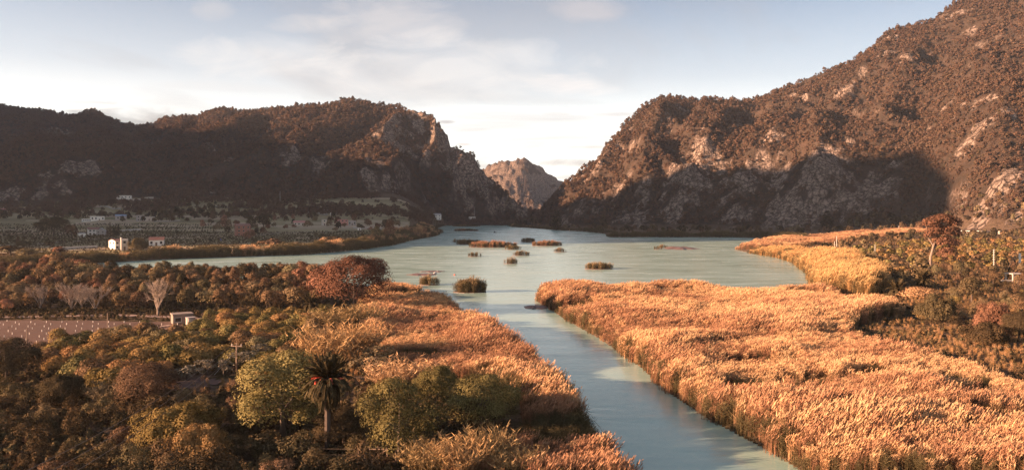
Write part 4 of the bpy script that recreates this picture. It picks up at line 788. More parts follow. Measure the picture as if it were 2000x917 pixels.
m_hut = plain('hut_concrete', (0.23, 0.175, 0.14), .9, .25, .8)
def rot_for(px): return -math.atan2((px - 1000) / F, 1.0)
def windows(e, w, d, h, n, st, door=True, side=0, dormer=0):
    fh = h / st
    for s in range(st):
        for i in range(n):
            xx = -w / 2 + w * (i + .5) / n
            if door and s == 0 and i == n // 2:
                MB().box(xx - .55, xx + .55, -d / 2 - .06, -d / 2 + .03, 0, min(2.2, fh * .8)).obj('door', m_door, e); continue
            z0, z1 = s * fh + fh * .34, s * fh + fh * .76; ww = min(.65, w / n * .3)
            f = MB(); f.box(xx - ww - .1, xx + ww + .1, -d / 2 - .05, -d / 2 + .02, z0 - .12, z0); f.box(xx - ww - .1, xx + ww + .1, -d / 2 - .05, -d / 2 + .02, z1, z1 + .1); f.box(xx - ww - .1, xx - ww, -d / 2 - .05, -d / 2 + .02, z0, z1); f.box(xx + ww, xx + ww + .1, -d / 2 - .05, -d / 2 + .02, z0, z1)
            fo = f.obj('window', m_frame, e); MB().box(xx - ww, xx + ww, -d / 2 - .025, -d / 2 + .02, z0, z1).obj('pane', m_dk, fo)
    for s in range(side):
        yy = -d / 2 + d * (s + .5) / side; z0 = h - fh * .68; z1 = h - fh * .28
        fo = MB().box(-w / 2 - .05, -w / 2 + .02, yy - .65, yy + .65, z0 - .1, z1 + .1).obj('window', m_frame, e); MB().box(-w / 2 - .08, -w / 2 + .01, yy - .5, yy + .5, z0, z1).obj('pane', m_dk, fo)
def gable(w, d, h, rh, ov=.35, axis='x'):
    m = MB(); W_, D_ = w / 2 + ov, d / 2 + ov
    if axis == 'x': v = [(-W_, -D_, h - .08), (W_, -D_, h - .08), (W_, 0, h + rh), (-W_, 0, h + rh), (-W_, D_, h - .08), (W_, D_, h - .08)]
    else: v = [(-W_, -D_, h - .08), (-W_, D_, h - .08), (0, D_, h + rh), (0, -D_, h + rh), (W_, -D_, h - .08), (W_, D_, h - .08)]
    t_ = .16; v2 = [(a, b, c + t_) for a, b, c in v]
    m.add(v + v2, [(6, 7, 8, 9), (9, 8, 11, 10), (0, 3, 2, 1), (3, 4, 5, 2), (0, 1, 7, 6), (4, 10, 11, 5), (0, 6, 9, 3), (3, 9, 10, 4), (1, 2, 8, 7), (2, 5, 11, 8)]); return m
def wallbox(w, d, h, rh=0, axis='x'):
    m = MB().box(-w / 2, w / 2, -d / 2, d / 2, -1.2, h)
    if rh:
        if axis == 'x':
            for s in (-1, 1): m.add([(s * w / 2, -d / 2, h), (s * w / 2, d / 2, h), (s * w / 2, 0, h + rh)], [(0, 1, 2) if s > 0 else (2, 1, 0)])
        else:
            for s in (-1, 1): m.add([(-w / 2, s * d / 2, h), (w / 2, s * d / 2, h), (0, s * d / 2, h + rh)], [(0, 1, 2) if s < 0 else (2, 1, 0)])
    return m
def house(label, px, py, wpx, hpx, mat, roof='gable', rmat=None, st=1, n=3, depth=.7, turn=0.0, axis='x', side=0, door=True, name='house', cat='house', chimney=False, rr=.28):
    x, y, z, k = at(px, py); w, h = wpx * k, hpx * k; d = max(w * depth, 3.0); e = empty(name, (x, y + d / 2, z), rot_for(px) + turn); tag(e, label, cat); taken.append((x, y, w * .6)); taken.append((x, y + d / 2, w * .6))
    rh = {'gable': h * rr, 'flat': 0, 'shed': 0}[roof]; hw = h - rh if roof == 'gable' else h - .3
    wallbox(w, d, hw, rh - .02 if rh else 0, axis).obj('wall', mat, e)
    if roof == 'gable': ro = gable(w, d, hw, rh, min(.35, w * .05), axis).obj('roof', rmat or m_tile, e)
    elif roof == 'flat':
        m = MB().box(-w / 2 - .12, w / 2 + .12, -d / 2 - .12, d / 2 + .12, hw, hw + .3); ro = m.obj('roof', rmat or m_roofgrey, e)
    else:
        m = MB().add([(-w / 2 - .2, -d / 2 - .3, hw + .02), (w / 2 + .2, -d / 2 - .3, hw + .02), (w / 2 + .2, d / 2 + .3, hw + d * .14), (-w / 2 - .2, d / 2 + .3, hw + d * .14), (-w / 2 - .2, -d / 2 - .3, hw + .16), (w / 2 + .2, -d / 2 - .3, hw + .16), (w / 2 + .2, d / 2 + .3, hw + d * .14 + .14), (-w / 2 - .2, d / 2 + .3, hw + d * .14 + .14)], [(0, 3, 2, 1), (4, 5, 6, 7), (0, 1, 5, 4), (1, 2, 6, 5), (2, 3, 7, 6), (3, 0, 4, 7)]); ro = m.obj('roof', rmat or m_tile, e)
        MB().box(-w / 2, w / 2, d / 2 - .2, d / 2 - .01, hw, hw + d * .12).obj('back_wall', mat, e)
    if chimney: MB().box(w * .2, w * .2 + .6, -.3, .3, hw, hw + rh + .9).obj('chimney', mat, ro)
    if n: windows(e, w, d, hw, n, st, door, side)
    return e
house('sunlit white farmhouse with a tiled roof on the far shore', 224, 487, 24, 20, m_white, 'gable', m_tile, 2, 3, 1.1, .45, 'x', 2, chimney=True, rr=.16)
house('grey stair block against the sunlit white farmhouse', 240, 489, 12, 22, m_cream, 'flat', m_white, 2, 1, .9, .1)
house('low white cottage with a red roof behind the round bush', 302, 480, 26, 17, m_white, 'gable', m_brick, 1, 3, .7, -.1, rr=.32)
house('two storey white house with dormered front in the orchards', 178, 459, 19, 15, m_white, 'gable', m_tile, 2, 3, .8, .15, rr=.25)
house('grey wing joined to the two storey white house', 194, 460, 15, 15, m_grey, 'gable', m_roofgrey, 2, 2, 1.0, -.2, 'y', rr=.4)
house('small white shed next to the two storey house', 157, 463, 12, 8, m_white, 'shed', m_roofgrey, 1, 1, .7, .3, name='shed', cat='shed')
house('long white stepped building high among the terraces', 186, 431, 24, 9, m_white, 'flat', m_cream, 1, 4, .6, .1)
house('low white arcade at the end of the long stepped building', 168, 433, 18, 6, m_white, 'flat', m_white, 1, 5, .5, .25, door=False)
house('shed with a pale blue roof among the terraces', 232, 430, 20, 9, m_grey, 'shed', m_blue, 1, 2, .8, 0, name='shed', cat='shed')
house('grey flat roofed house beside the blue roofed shed', 271, 432, 14, 12, m_grey, 'flat', m_cream, 2, 2, .8, .1)
house('low grey terrace house beside the flat roofed one', 288, 431, 20, 8, m_cream, 'flat', m_roofgrey, 1, 3, .7, 0)
house('tall red brick house standing alone beside dark trees', 470, 461, 26, 24, m_brick, 'gable', m_tile, 3, 3, .8, .2, 'x', 2, rr=.16)
house('long pale barn with a pink roof below the wooded slope', 586, 440, 27, 9, m_cream, 'gable', m_pink, 1, 4, .4, 0, name='barn', cat='barn', rr=.4)
house('little pale tower house between the barn and the pink house', 632, 440, 9, 12, m_cream, 'flat', m_roofgrey, 2, 1, .9, .2)
house('upper white house of the pair on the hillside', 637, 416, 10, 7, m_cream, 'gable', m_roofgrey, 1, 2, .9, .1, rr=.35)
house('lower white house of the pair on the hillside', 650, 421, 12, 6, m_white, 'flat', m_cream, 1, 2, .8, .1)
house('long pink house near the lake point', 668, 440, 20, 12, m_pink, 'flat', m_tile, 2, 3, .6, 0)
house('grey framed building joined to the long pink house', 687, 440, 14, 9, m_grey, 'flat', m_roofgrey, 1, 3, .7, 0)
house('small bright white hut in the fields by the lake point', 701, 450, 6, 5, m_white, 'flat', m_white, 1, 1, .8, .2, name='hut', cat='hut')
house('white house at the water edge near the narrow end of the lake', 853, 433, 14, 11, m_white, 'gable', m_roofgrey, 2, 2, .8, .3, rr=.25)
house('low white building at the end of the lake under the cliff', 922, 430, 13, 6, m_white, 'flat', m_roofgrey, 1, 3, .6, 0)
house('long white farm building on the highest terrace', 240, 389, 26, 7, m_white, 'flat', m_cream, 1, 4, .4, -.1, door=False)
house('pale store building beside the one on the highest terrace', 258, 393, 12, 5, m_cream, 'flat', m_roofgrey, 1, 2, .7, 0)
house('small pink roofed house at the edge of the dark wood', 2, 415, 16, 8, m_cream, 'gable', m_pink, 1, 2, .7, 0, rr=.4)
house('white hut on the point behind the golden reeds', 1582, 492, 12, 6, m_white, 'flat', m_white, 1, 2, .7, 0, name='hut', cat='hut')
e = house('small concrete pump hut at the corner of the ploughed field', 349, 634, 36, 21, m_hut, 'flat', m_hut, 1, 2, .45, .15, name='pump_hut', cat='hut')
x, y, z, k = at(372, 634); e = empty('water_tank', (x, y, z)); tag(e, 'pale concrete water tank against the side of the pump hut', 'tank'); MB().tube([(0, 0, -.3), (0, 0, 1.5)], .9, 14).obj('tank_body', m_conc, e); MB().tube([(0, 0, 1.5), (0, 0, 1.62)], 1.0, 14).obj('rim', m_roofgrey, e)
x, y, z, k = at(432, 470); e = empty('blue_barrel', (x, y, z)); tag(e, 'bright blue barrel standing in the field near the brick house', 'barrel'); MB().tube([(0, 0, 0), (0, 0, .3), (0, 0, 1.1), (0, 0, 1.4)], [.6, .68, .68, .6], 12).obj('drum', m_bluep, e); MB().tube([(0, 0, 1.4), (0, 0, 1.46)], .45, 12).obj('lid', m_boat, e)
# ruined porch with white posts at the edge of the picture
x, y, z, k = at(1988, 552); e = empty('porch', (x, y, z), .1); tag(e, 'unfinished porch of pale posts at the sunny edge of the orchard', 'porch')
for xx, yy, h in ((-1.6, 0, 2.6), (1.6, 0, 2.6), (-1.6, 3, 2.6), (1.6, 3, 2.6)): MB().box(xx - .17, xx + .17, yy - .17, yy + .17, -.4, h).obj('post', m_cream, e)
MB().box(-2.0, 2.0, -.4, 3.4, 2.602, 2.85).obj('roof', m_cream, e); MB().box(-2.4, 2.4, -1.0, 3.6, -.4, .45).obj('plinth', m_conc, e); MB().box(-6.0, -2.42, -.8, -.5, -.4, 1.0).obj('garden_wall', m_cream, e)
x, y, z, k = at(1992, 520); e = empty('gate_pillar', (x, y, z)); tag(e, 'tall pale square pillar behind the unfinished porch', 'pillar'); MB().box(-.3, .3, -.3, .3, -.3, 5.0).obj('shaft', m_white, e); MB().box(-.42, .42, -.42, .42, 5.0, 5.2).obj('cap_stone', m_conc, e)

# ---- poles, wires, pylon
def pole(label, px, py, hpx, r=.13, mat=m_wood, arms=0, name='power_pole', cat='pole', steps=0):
    x, y, z, k = at(px, py); h = hpx * k; e = empty(name, (x, y, z), rng.uniform(-.3, .3)); tag(e, label, cat); MB().tube([(0, 0, -.5), (0, 0, h)], [r, r * .7], 7).obj('shaft', mat, e)
    for i in range(arms):
        MB().box(-.9, .9, -.06, .06, h - .5 - i * .7, h - .38 - i * .7).obj('cross_arm', m_wood, e)
        for xx in (-.75, 0, .75): MB().tube([(xx, .0, h - .38 - i * .7), (xx, 0, h - .14 - i * .7)], [.06, .045], 6).obj('insulator', m_white, e)
    for i in range(steps): MB().box(-.34, .34, -.05, .05, h * (i + .5) / steps, h * (i + .5) / steps + .16).obj('rung', mat, e)
    return x, y, z, h
pa = pole('wooden power pole with white insulators among the olives', 462, 724, 54, .14, m_wood, 1)
pole('thin brown pole at the near edge of the ploughed field', 52, 676, 34, .09, name='field_pole')
pole('leaning tall brown pole in the middle edge of the ploughed field', 210, 655, 44, .10, name='field_pole')
pole('pale pole behind the golden reeds, taller of the two side by side', 1634, 489, 28, .13, m_white, name='pale_pole'); pole('pale pole behind the golden reeds, shorter of the two side by side', 1630, 497, 26, .12, m_white, name='pale_pole')
pole('single pale pole in the orchard beyond the short palm', 1709, 503, 26, .12, m_white, name='pale_pole'); pole('dark thin post next to the single pale pole', 1718, 500, 14, .14, m_wood, name='field_pole')
pole('ladder like pale pylon pole in the orchard near the porch', 1941, 528, 42, .10, m_white, 0, 'ladder_pole', 'pole', 9)
pole('slender utility pole on the hillside above the brick house', 547, 397, 24, .3, m_rail, 0, 'utility_pole')
pole('grey utility pole at the end of the lake behind the low white building', 927, 428, 22, .25, m_rail, 0, 'utility_pole')
def cable(label, a, b, sag, r=.022, name='power_cable'):
    a, b = Vector(a), Vector(b); m = MB(); n = 22; m.tube([a.lerp(b, i / n) - Vector((0, 0, sag * 4 * (i / n) * (1 - i / n))) for i in range(n + 1)], r, 4, False); return tag(m.obj(name, m_wood), label, 'cable', 'power cables down the shaded slope')
top = Vector((pa[0], pa[1], pa[2] + pa[3] - .2)); far_end = Vector(GP(20, 960, 6.0) + (6.0,))
for i, lb in enumerate(('upper of the thin power cables running down the shaded slope', 'middle one of the thin power cables running down the shaded slope', 'lowest of the thin power cables running down the shaded slope')):
    cable(lb, top + Vector(((i - 1) * .75, 0, 0)), far_end + Vector(((i - 1) * 1.9, 0, 0)), 1.2)
x0, y0, z0, _ = at(418, 732); tag(MB().tube([(x0, y0, z0), top - Vector((0, 0, .8))], .03, 4).obj('guy_wire', m_rail), 'pale guy wire holding the wooden power pole', 'wire')
def lattice(label, px, py, hpx, D=None):
    x, y, z, k = at(px, py); h = hpx * k; e = empty('pylon', (x, y, z), .3); tag(e, label, 'pylon'); b_ = h * .11
    for sx in (-1, 1):
        for sy in (-1, 1): MB().tube([(sx * b_, sy * b_, -2), (sx * b_ * .3, sy * b_ * .3, h * .6), (sx * .5, sy * .5, h)], .16, 4).obj('leg', m_wood, e)
    for i in range(6):
        t0, t1 = i / 6 * .95, (i + 1) / 6 * .95; w0 = np.interp(t0, [0, .6, 1], [b_, b_ * .3, .5]); w1 = np.interp(t1, [0, .6, 1], [b_, b_ * .3, .5]); m = MB()
        for s in (-1, 1):
            m.tube([(-w0, s * w0, t0 * h), (w1, s * w1, t1 * h)], .07, 3); m.tube([(w0, s * w0, t0 * h), (-w1, s * w1, t1 * h)], .07, 3); m.tube([(s * w0, -w0, t0 * h), (s * w1, w1, t1 * h)], .07, 3); m.tube([(s * w0, w0, t0 * h), (s * w1, -w1, t1 * h)], .07, 3)
        m.obj('brace', m_wood, e)
    for f in (.72, .84, .95): MB().tube([(-h * .12, 0, h * f), (0, 0, h * f + .8), (h * .12, 0, h * f)], [.1, .2, .1], 4).obj('cross_arm', m_wood, e)
lattice('steel lattice pylon on the saddle in front of the far peak', 1026, 374, 32)

m_track3 = plain('pale_track', (0.33, 0.26, 0.20), .95, .15, .3)
for pp, lb in (([(-60, 482), (60, 478), (150, 472), (205, 466), (300, 461), (400, 458), (440, 459)], 'pale farm road crossing the orchards behind the white farmhouse'), ([(-40, 497), (60, 494), (160, 489), (212, 489)], 'faint track to the white farmhouse'), ([(480, 462), (560, 455), (640, 452), (710, 451)], 'dusty lane past the long pink house')):
    w_ = [hit(a, b) for a, b in pp]; z_ = float(np.mean([q[2] for q in w_])); tag(ribbon('path', [(1000 + F * q[0] / q[1], HZ + (CAM_H - z_) * F / q[1]) for q in w_], 4.5, m_track3, lb, 'road', .45, z_), lb)
for a, b, c, d, h, lb in [(228, 391, 300, 388, 2.2, 'pale stone terrace wall under the highest white farm building'), (318, 398, 376, 391, 2.4, 'long pale terrace wall below the dark wood'), (195, 404, 236, 410, 1.8, 'sloping pale bank wall beside the wood edge'), (375, 379, 420, 378, 1.6, 'highest terrace wall under the dark pines'), (238, 452, 276, 450, 1.5, 'pale wall behind the row of cypresses'), (300, 433, 352, 432, 1.5, 'terrace wall beyond the grey terrace house'), (420, 404, 452, 408, 1.6, 'short pale wall on the brown slope'), (598, 414, 640, 420, 1.6, 'pale bank wall leading to the hillside houses'), (690, 446, 745, 449, 1.6, 'white roadside wall beyond the pink house'), (100, 489, 190, 484, 1.3, 'low field wall beside the faint track')]:
    pa_, pb_ = hit(a, b), hit(c, d); va, vb = Vector(pa_), Vector(pb_); n_ = max(3, int((vb - va).length / 6)); e = empty('terrace_wall', va); tag(e, lb, 'wall', None, 'thing'); m = MB(); mc_ = MB(); ds = (vb - va).normalized(); nn = Vector((-ds.y, ds.x, 0)).normalized() * .3
    P3 = [va.lerp(vb, i / n_) for i in range(n_ + 1)]; Z3 = [float(gz(p.x, p.y)) - va.z for p in P3]
    for i in range(n_):
        q0, q1 = P3[i] - va, P3[i + 1] - va; z0, z1 = Z3[i], Z3[i + 1]; vs = []
        for q, z in ((q0, z0), (q1, z1)):
            for sgn in (-1, 1): vs += [(q.x + sgn * nn.x, q.y + sgn * nn.y, z - 1), (q.x + sgn * nn.x, q.y + sgn * nn.y, z + h)]
        m.add(vs, [(0, 4, 5, 1), (2, 3, 7, 6), (1, 5, 7, 3)])
        cs = [(x_ * 1, y_ * 1, z_ + o_) for (x_, y_, z_) in (vs[1], vs[3], vs[7], vs[5]) for o_ in (.01, .22)]; mc_.add(cs, [(0, 2, 4, 6), (1, 7, 5, 3), (0, 6, 7, 1), (2, 3, 5, 4)])
    m.obj('wall_face', m_conc, e); mc_.obj('coping', m_white, e)
# ---- wire fence with a gate near the palm
def fence(label, pts, h=1.5):
    P0 = [at(a, b) for a, b in pts]; e = empty('wire_fence', P0[0][:3]); tag(e, label, 'fence'); o0 = Vector(P0[0][:3]); ps = [Vector(p[:3]) - o0 for p in P0]
    for p in ps: MB().tube([p - Vector((0, 0, .3)), p + Vector((0, 0, h))], .045, 5).obj('post', m_wood, e)
    for f in (.25, .6, .95):
        for a, b in zip(ps[:-1], ps[1:]): MB().tube([a + Vector((0, 0, h * f)), b + Vector((0, 0, h * f))], .010, 3).obj('wire', m_wood, e)
fence('post and wire fence crossing the clearing right of the palm foot', [(603, 906), (700, 908), (738, 903), (773, 908), (815, 912)])
x, y, z, k = at(740, 905); e = empty('fence_gate', (x, y - .25, z), -.1); tag(e, 'grey timber gate frame standing in the wire fence', 'gate')
MB().box(-.75, .75, -.04, .04, 1.32, 1.42).obj('rail', m_wood, e); MB().box(-.75, .75, -.03, .03, .25, .33).obj('rail', m_wood, e); MB().box(-.85, -.752, -.05, .05, -.2, 1.6).obj('post', m_wood, e); MB().box(.752, .85, -.05, .05, -.2, 1.6).obj('post', m_wood, e); MB().tube([(-.72, 0, .33), (.72, 0, 1.3)], .03, 4).obj('brace', m_wood, e)

# ---- reed islands in the lake
def island(label, px, py, wpx, hpx, greens=.5, reds=.2, depth=.65, parts=None):
    D = CAM_H * F / (py - HZ); k = D / F; w, h = wpx * k, hpx * k; x = (px - 1000) * k; d = max(w * depth, 3.0) if parts is None else w * depth
    e = empty('reed_island', (x, D + d / 2, 0)); tag(e, label, 'reed island', 'reed islands in the lake')
    m = MB(); n = 20; ring = [(w * .50 * math.cos(6.283 * i / n) * (1 + .04 * rng.normal()), d * .50 * math.sin(6.283 * i / n) * (1 + .04 * rng.normal())) for i in range(n)]
    m.add([(a * 1.01, b_ * 1.01, -.4) for a, b_ in ring] + [(a * .99, b_ * .99, .10) for a, b_ in ring] + [(0, 0, .25)], [(i, (i + 1) % n, n + (i + 1) % n, n + i) for i in range(n)] + [(n + i, n + (i + 1) % n, 2 * n) for i in range(n)]); m.obj('mud_bank', m_mud, e)
    area = math.pi * w * d / 4; cnt = int(np.clip(area / np.interp(D, [150, 300, 700], [.42, .8, 2.4]), 14, 330)); vs = []; fs = []; vv = []; off = 0
    for i in range(cnt):
        a = rng.uniform(0, 6.283); r = math.sqrt(rng.random()); X, Y = w * .48 * r * math.cos(a), d * .48 * r * math.sin(a)
        g = rng.random() < greens * (1.2 if X > 0 else .8); me = (R_LEAFY if g else R_STRAW)[rng.integers(3)]; c = np.empty(len(me.vertices) * 3, np.float32); me.vertices.foreach_get('co', c); c = c.reshape(-1, 3)
        f = np.arange(len(c)).reshape(-1, 4); va = np.empty(len(f), np.float32); me.attributes['v'].data.foreach_get('value', va); s = h * rng.uniform(.72, 1.06) * (1 - .34 * r ** 2.5); ta = rng.normal(0, .5); ct, st_ = math.cos(ta), math.sin(ta); sw = min(s, 6)
        vs.append(np.stack([(c[:, 0] * ct - c[:, 1] * st_) * sw + X, (c[:, 0] * st_ + c[:, 1] * ct) * sw + Y, c[:, 2] * s + .1], -1)); fs.append(f + off); off += len(c); vv.append(np.stack([va, np.full(len(va), 1.0 if g else 0.0)], -1))
    V_ = np.concatenate(vs); F_ = np.concatenate(fs); A_ = np.concatenate(vv)
    for nm, fl, mt in (('reeds', 0.0, m_reed_red if reds > .4 else m_isle), ('green_reeds', 1.0, m_reed_green)):
        q = A_[:, 1] == fl
        if not q.any(): continue
        u_, inv_ = np.unique(F_[q], return_inverse=True); tag(link(bpy.data.objects.new(nm, mesh_np(nm, V_[u_], inv_.reshape(-1, 4), mt, {'v': ('FACE', A_[q, 0])})), e), kind='stuff')
for a in [('biggest reed island, sunlit and square topped, nearest the left reed bed', 917, 572, 64, 35, .62, .0), ('round reed island beside the mud bars, second nearest', 837, 557, 40, 23, .7, .0), ('long flat topped reed island off the tip of the reed peninsula', 1172, 526, 56, 17, .7, .0), ('small sunlit reed island in the middle of the lake', 998, 515, 28, 15, .65, .0),
          ('low yellowish reed island just behind the small middle one', 1018, 499, 34, 12, .7, .0), ('small low reed island alone near the west side of the lake', 927, 501, 28, 11, .7, .0), ('small dark reed island under the flat dark one', 1095, 492, 27, 10, .85, .0), ('flat dark reed island with a reddish top', 1070, 480, 62, 12, .6, .9),
          ('small dark reed island next to the flat reddish one', 1031, 473, 32, 12, .9, .0), ('longest reed island with a russet top', 962, 483, 98, 15, .6, .9, .35), ('dark clump at the near end of the longest reed island', 1003, 487, 34, 11, .9, .0), ('greenish reed island behind the longest one', 917, 477, 56, 13, .9, .0, .5),
          ('small dark tuft of reeds at the outer end of the greenish island', 892, 473, 22, 9, .95, .0), ('thin low reed island in the neck of the lake', 910, 451, 50, 6, .8, .5, .6), ('farthest sliver of reeds at the end of the lake', 910, 442, 58, 4.5, .9, .0, .6), ('dark round reed tuft at the end of the red mud bar', 1286, 487, 15, 10, .95, .0), ('larger round reed tuft behind the red mud bar', 1297, 484, 17, 9, .9, .0)]: island(*a)
def mudbar(label, px, py, wpx, dpx, h=.35):
    D = CAM_H * F / (py - HZ); k = D / F; w = wpx * k; d = dpx * D * k / CAM_H; m = MB(); n = 26; rr = [1 + .16 * rng.normal() for _ in range(n)]
    r1 = [(w / 2 * math.cos(6.283 * i / n) * rr[i], d / 2 * math.sin(6.283 * i / n) * rr[i]) for i in range(n)]
    m.add([(a, b_, -.3) for a, b_ in r1] + [(a * .9, b_ * .9, .10) for a, b_ in r1] + [(a * .5, b_ * .5, h * rng.uniform(.6, 1)) for a, b_ in r1] + [(0, 0, h)], [(i, (i + 1) % n, n + (i + 1) % n, n + i) for i in range(n)] + [(n + i, n + (i + 1) % n, 2 * n + (i + 1) % n, 2 * n + i) for i in range(n)] + [(2 * n + i, 2 * n + (i + 1) % n, 3 * n) for i in range(n)])
    o_ = m.obj('mud_bar', m_mud); o_.location = ((px - 1000) * k, D, 0); tag(o_, label, 'mud bar')
mudbar('dark mud bar off the tip of the reed peninsula', 1048, 600, 52, 7, .5); mudbar('curved dark mud bar behind the round reed island', 822, 536, 62, 5); mudbar('thin mud spit beyond the curved mud bar', 845, 530, 50, 3); mudbar('long reddish mud bar beside the dark reed tufts', 1328, 485, 64, 5, 1.2)
# ---- small things afloat
x, y = GP(967, 454); e = empty('rowing_boat', (x, y, 0), .5); tag(e, 'small dark boat alone near the far end of the lake', 'boat'); m = MB(); st = [(-2.2, .3), (-1.2, .8), (0, .95), (1.2, .8), (2.3, .05)]
m.add([(a, -b_, .55) for a, b_ in st] + [(a, b_, .55) for a, b_ in st] + [(a * .85, -b_ * .5, -.2) for a, b_ in st] + [(a * .85, b_ * .5, -.2) for a, b_ in st], [(i, i + 1, 11 + i, 10 + i) for i in range(4)] + [(5 + i, 15 + i, 16 + i, 6 + i) for i in range(4)] + [(10 + i, 11 + i, 16 + i, 15 + i) for i in range(4)]); m.obj('hull', m_boat, e); MB().box(-.3, .3, -.8, .8, .3, .4).obj('bench', m_wood, e); MB().box(-1.4, -.3, -.5, .5, .4, 1.9).obj('cabin', m_boat, e)
def bird(label, px, py, s, mat):
    x, y = GP(px, py); e = empty('water_bird', (x, y, 0), .8); tag(e, label, 'bird'); m = MB(); m.tube([(-.5 * s, 0, .12 * s), (-.2 * s, 0, .2 * s), (.15 * s, 0, .22 * s), (.42 * s, 0, .2 * s), (.46 * s, 0, .5 * s), (.52 * s, 0, .62 * s), (.66 * s, 0, .58 * s)], [.03 * s, .18 * s, .22 * s, .12 * s, .06 * s, .08 * s, .02 * s], 8); m.obj('body', mat, e, True)
bird('white water bird floating beside the round reed island', 850, 534.5, 1.9, m_white)
x, y = GP(888, 537); e = empty('buoy', (x, y, 0)); e.scale = (.55, .55, .55); tag(e, 'orange red buoy floating behind the biggest reed island', 'buoy'); MB().tube([(0, 0, -.3), (0, 0, .1), (0, 0, .6), (0, 0, .9)], [.4, .7, .6, .15], 10).obj('float', m_red, e); MB().tube([(0, 0, .9), (0, 0, 1.5)], .06, 6).obj('staff', m_boat, e)

# ---- tall eucalyptus and its neighbours on the sunny bank
x, y, z, k = at(1816, 524); e = empty('eucalyptus', (x, y, z)); tag(e, 'tall eucalyptus with a leaning pale trunk and wide ragged crown', 'tree'); taken.append((x, y, 4))
m = MB(); m.tube([(0, 0, -.4), (.8, 0, 6), (2.5, 0, 12), (4.5, 0, 18)], [.55, .45, .35, .2], 8)
H = 105 * k; m = MB(); sc_ = H / 24
m.tube([(0, 0, -.5), (.3 * sc_, 0, 5 * sc_), (1.6 * sc_, 0, 10 * sc_), (4 * sc_, 0, 16 * sc_)], [.55, .45, .34, .2], 8); m.tube([(1.0 * sc_, 0, 8 * sc_), (5 * sc_, .4, 12 * sc_), (9 * sc_, .5, 16 * sc_)], [.3, .24, .1], 6); m.tube([(1.6 * sc_, 0, 10 * sc_), (-.5 * sc_, .5, 14 * sc_), (-1.5 * sc_, 0, 19 * sc_)], [.28, .2, .1], 6); m.obj('trunk', m_bark_mid, e)
bl = [(1,0,20,4,3.4,2.8),(6,0,21.5,4.6,4,2.6),(11,0,20,3.4,3,3),(3,0,16.5,4,3.5,2.8),(8,0,16,4.5,3.6,3),(12,0,15.5,2.6,2.4,3),(0,0,15,2.4,2,2.4),(7,0,11.5,4,3.4,2.8),(11.5,0,11,2.6,2.4,2.8),(3.5,0,12,2.4,2,2),(9,0,8,2.8,2.4,2.2),(6,0,7.5,2,2,1.6)]
me = crown('crown', np.array(bl) * sc_ * np.array([.95, 1, 1, 1.1, 1.1, 1.1]), 8000, .40, .5, .75, .1, (.5, 1.1), .3); me.materials.append(m_rust); link(bpy.data.objects.new('crown', me), e)
P_('brown_cypress', 'dense brown cypress shaped tree beside the leaning eucalyptus', 'tree', 1799, 556, 66, WID(42, .32), C_CYPRESS, m_grove)
P_('orange_bush', 'orange sunlit bush under the crown of the eucalyptus', 'shrub', 1846, 512, 26, WID(30, W_SHRUB), C_SHRUB, m_rust)
P_('dark_cypress', 'dark column cypress beside the pale garden wall', 'tree', 1964, 548, 56, WID(16, W_CYP), C_CYPRESS, m_dark)
P_('sunlit_bush', 'golden bush glowing at the foot of the shaggy palm', 'shrub', 1788, 582, 26, WID(52, W_SHRUB), C_SHRUB, m_reed, simple=True)
P_('grey_bush', 'big grey green bush at the top of the bare brown strip', 'shrub', 1830, 628, 56, WID(86, 2.5), C_WIDE, m_dim)
P_('red_bush', 'red leaved bush on the sunny slope beside the grey green ones', 'shrub', 1942, 650, 62, WID(90, 2.5), C_WIDE, m_rust)
P_('grey_bush', 'spreading grey green bush below the red leaved one', 'shrub', 1928, 672, 44, WID(100, 2.5), C_WIDE, m_dim)
P_('dark_tree', 'dark tree at the very edge of the sunny slope', 'tree', 1990, 665, 60, WID(60, W_DOME), C_DOME, m_dark)
P_('grey_tree', 'upright grey green tree standing above the sunny slope', 'tree', 1898, 592, 50, WID(46, W_GROVE), C_GROVE, m_dim)
for (x, y) in poisson(gpoly([(1800, 625), (1790, 600), (1850, 575), (1990, 565), (2080, 600), (2080, 700), (1990, 668), (1890, 640)], 2.0), 4.6, 3000, 31):
    if clear_of(x, y, -.5):
        h = rng.uniform(1.2, 3.0); mt = [m_dim, m_brush, m_grove, m_citrus][rng.integers(4)]; plant('bank_bush', '%s %s bush %s' % (size_word(h, 1.2, 3.0), HUE[mt.name], where(x, y, BANK)), 'shrub', 'bushes on the bank above the reeds', x, y, h, h * rng.uniform(.9, 1.4), C_SHRUB, mt, T_LOW)
for (x, y) in poisson(gpoly([(1800, 560), (1840, 530), (2080, 535), (2080, 562), (1900, 575)], 2.5), 6, 900, 33):
    if clear_of(x, y): h = rng.uniform(2.5, 5.5); mt = [m_dim, m_brush, m_dark, m_grove][rng.integers(4)]; plant('garden_tree', '%s %s garden tree %s' % (size_word(h, 2.5, 5.5), HUE[mt.name], where(x, y, BANK)), 'tree', 'trees between orchard and bank', x, y, h, h * rng.uniform(.8, 1.1), C_GROVE, mt)
for (x, y) in poisson(gpoly([(1600, 496), (1660, 486), (1760, 480), (1900, 474), (2080, 474), (2080, 530), (1850, 528), (1760, 545), (1720, 520)], 3.0), 7.0, 4000, 35):
    if clear_of(x, y, -1): h = rng.uniform(2.4, 3.8); mt = [m_citrus, m_citrus, m_grove, m_broad][rng.integers(4)]; plant('orchard_tree', '%s %s fruit tree %s' % (size_word(h, 2.4, 3.8), HUE[mt.name], where(x, y, BANK)), 'tree', 'fruit trees of the sunny orchard', x, y, h, h * rng.uniform(1.2, 1.7), C_FAR, mt, simple=True)
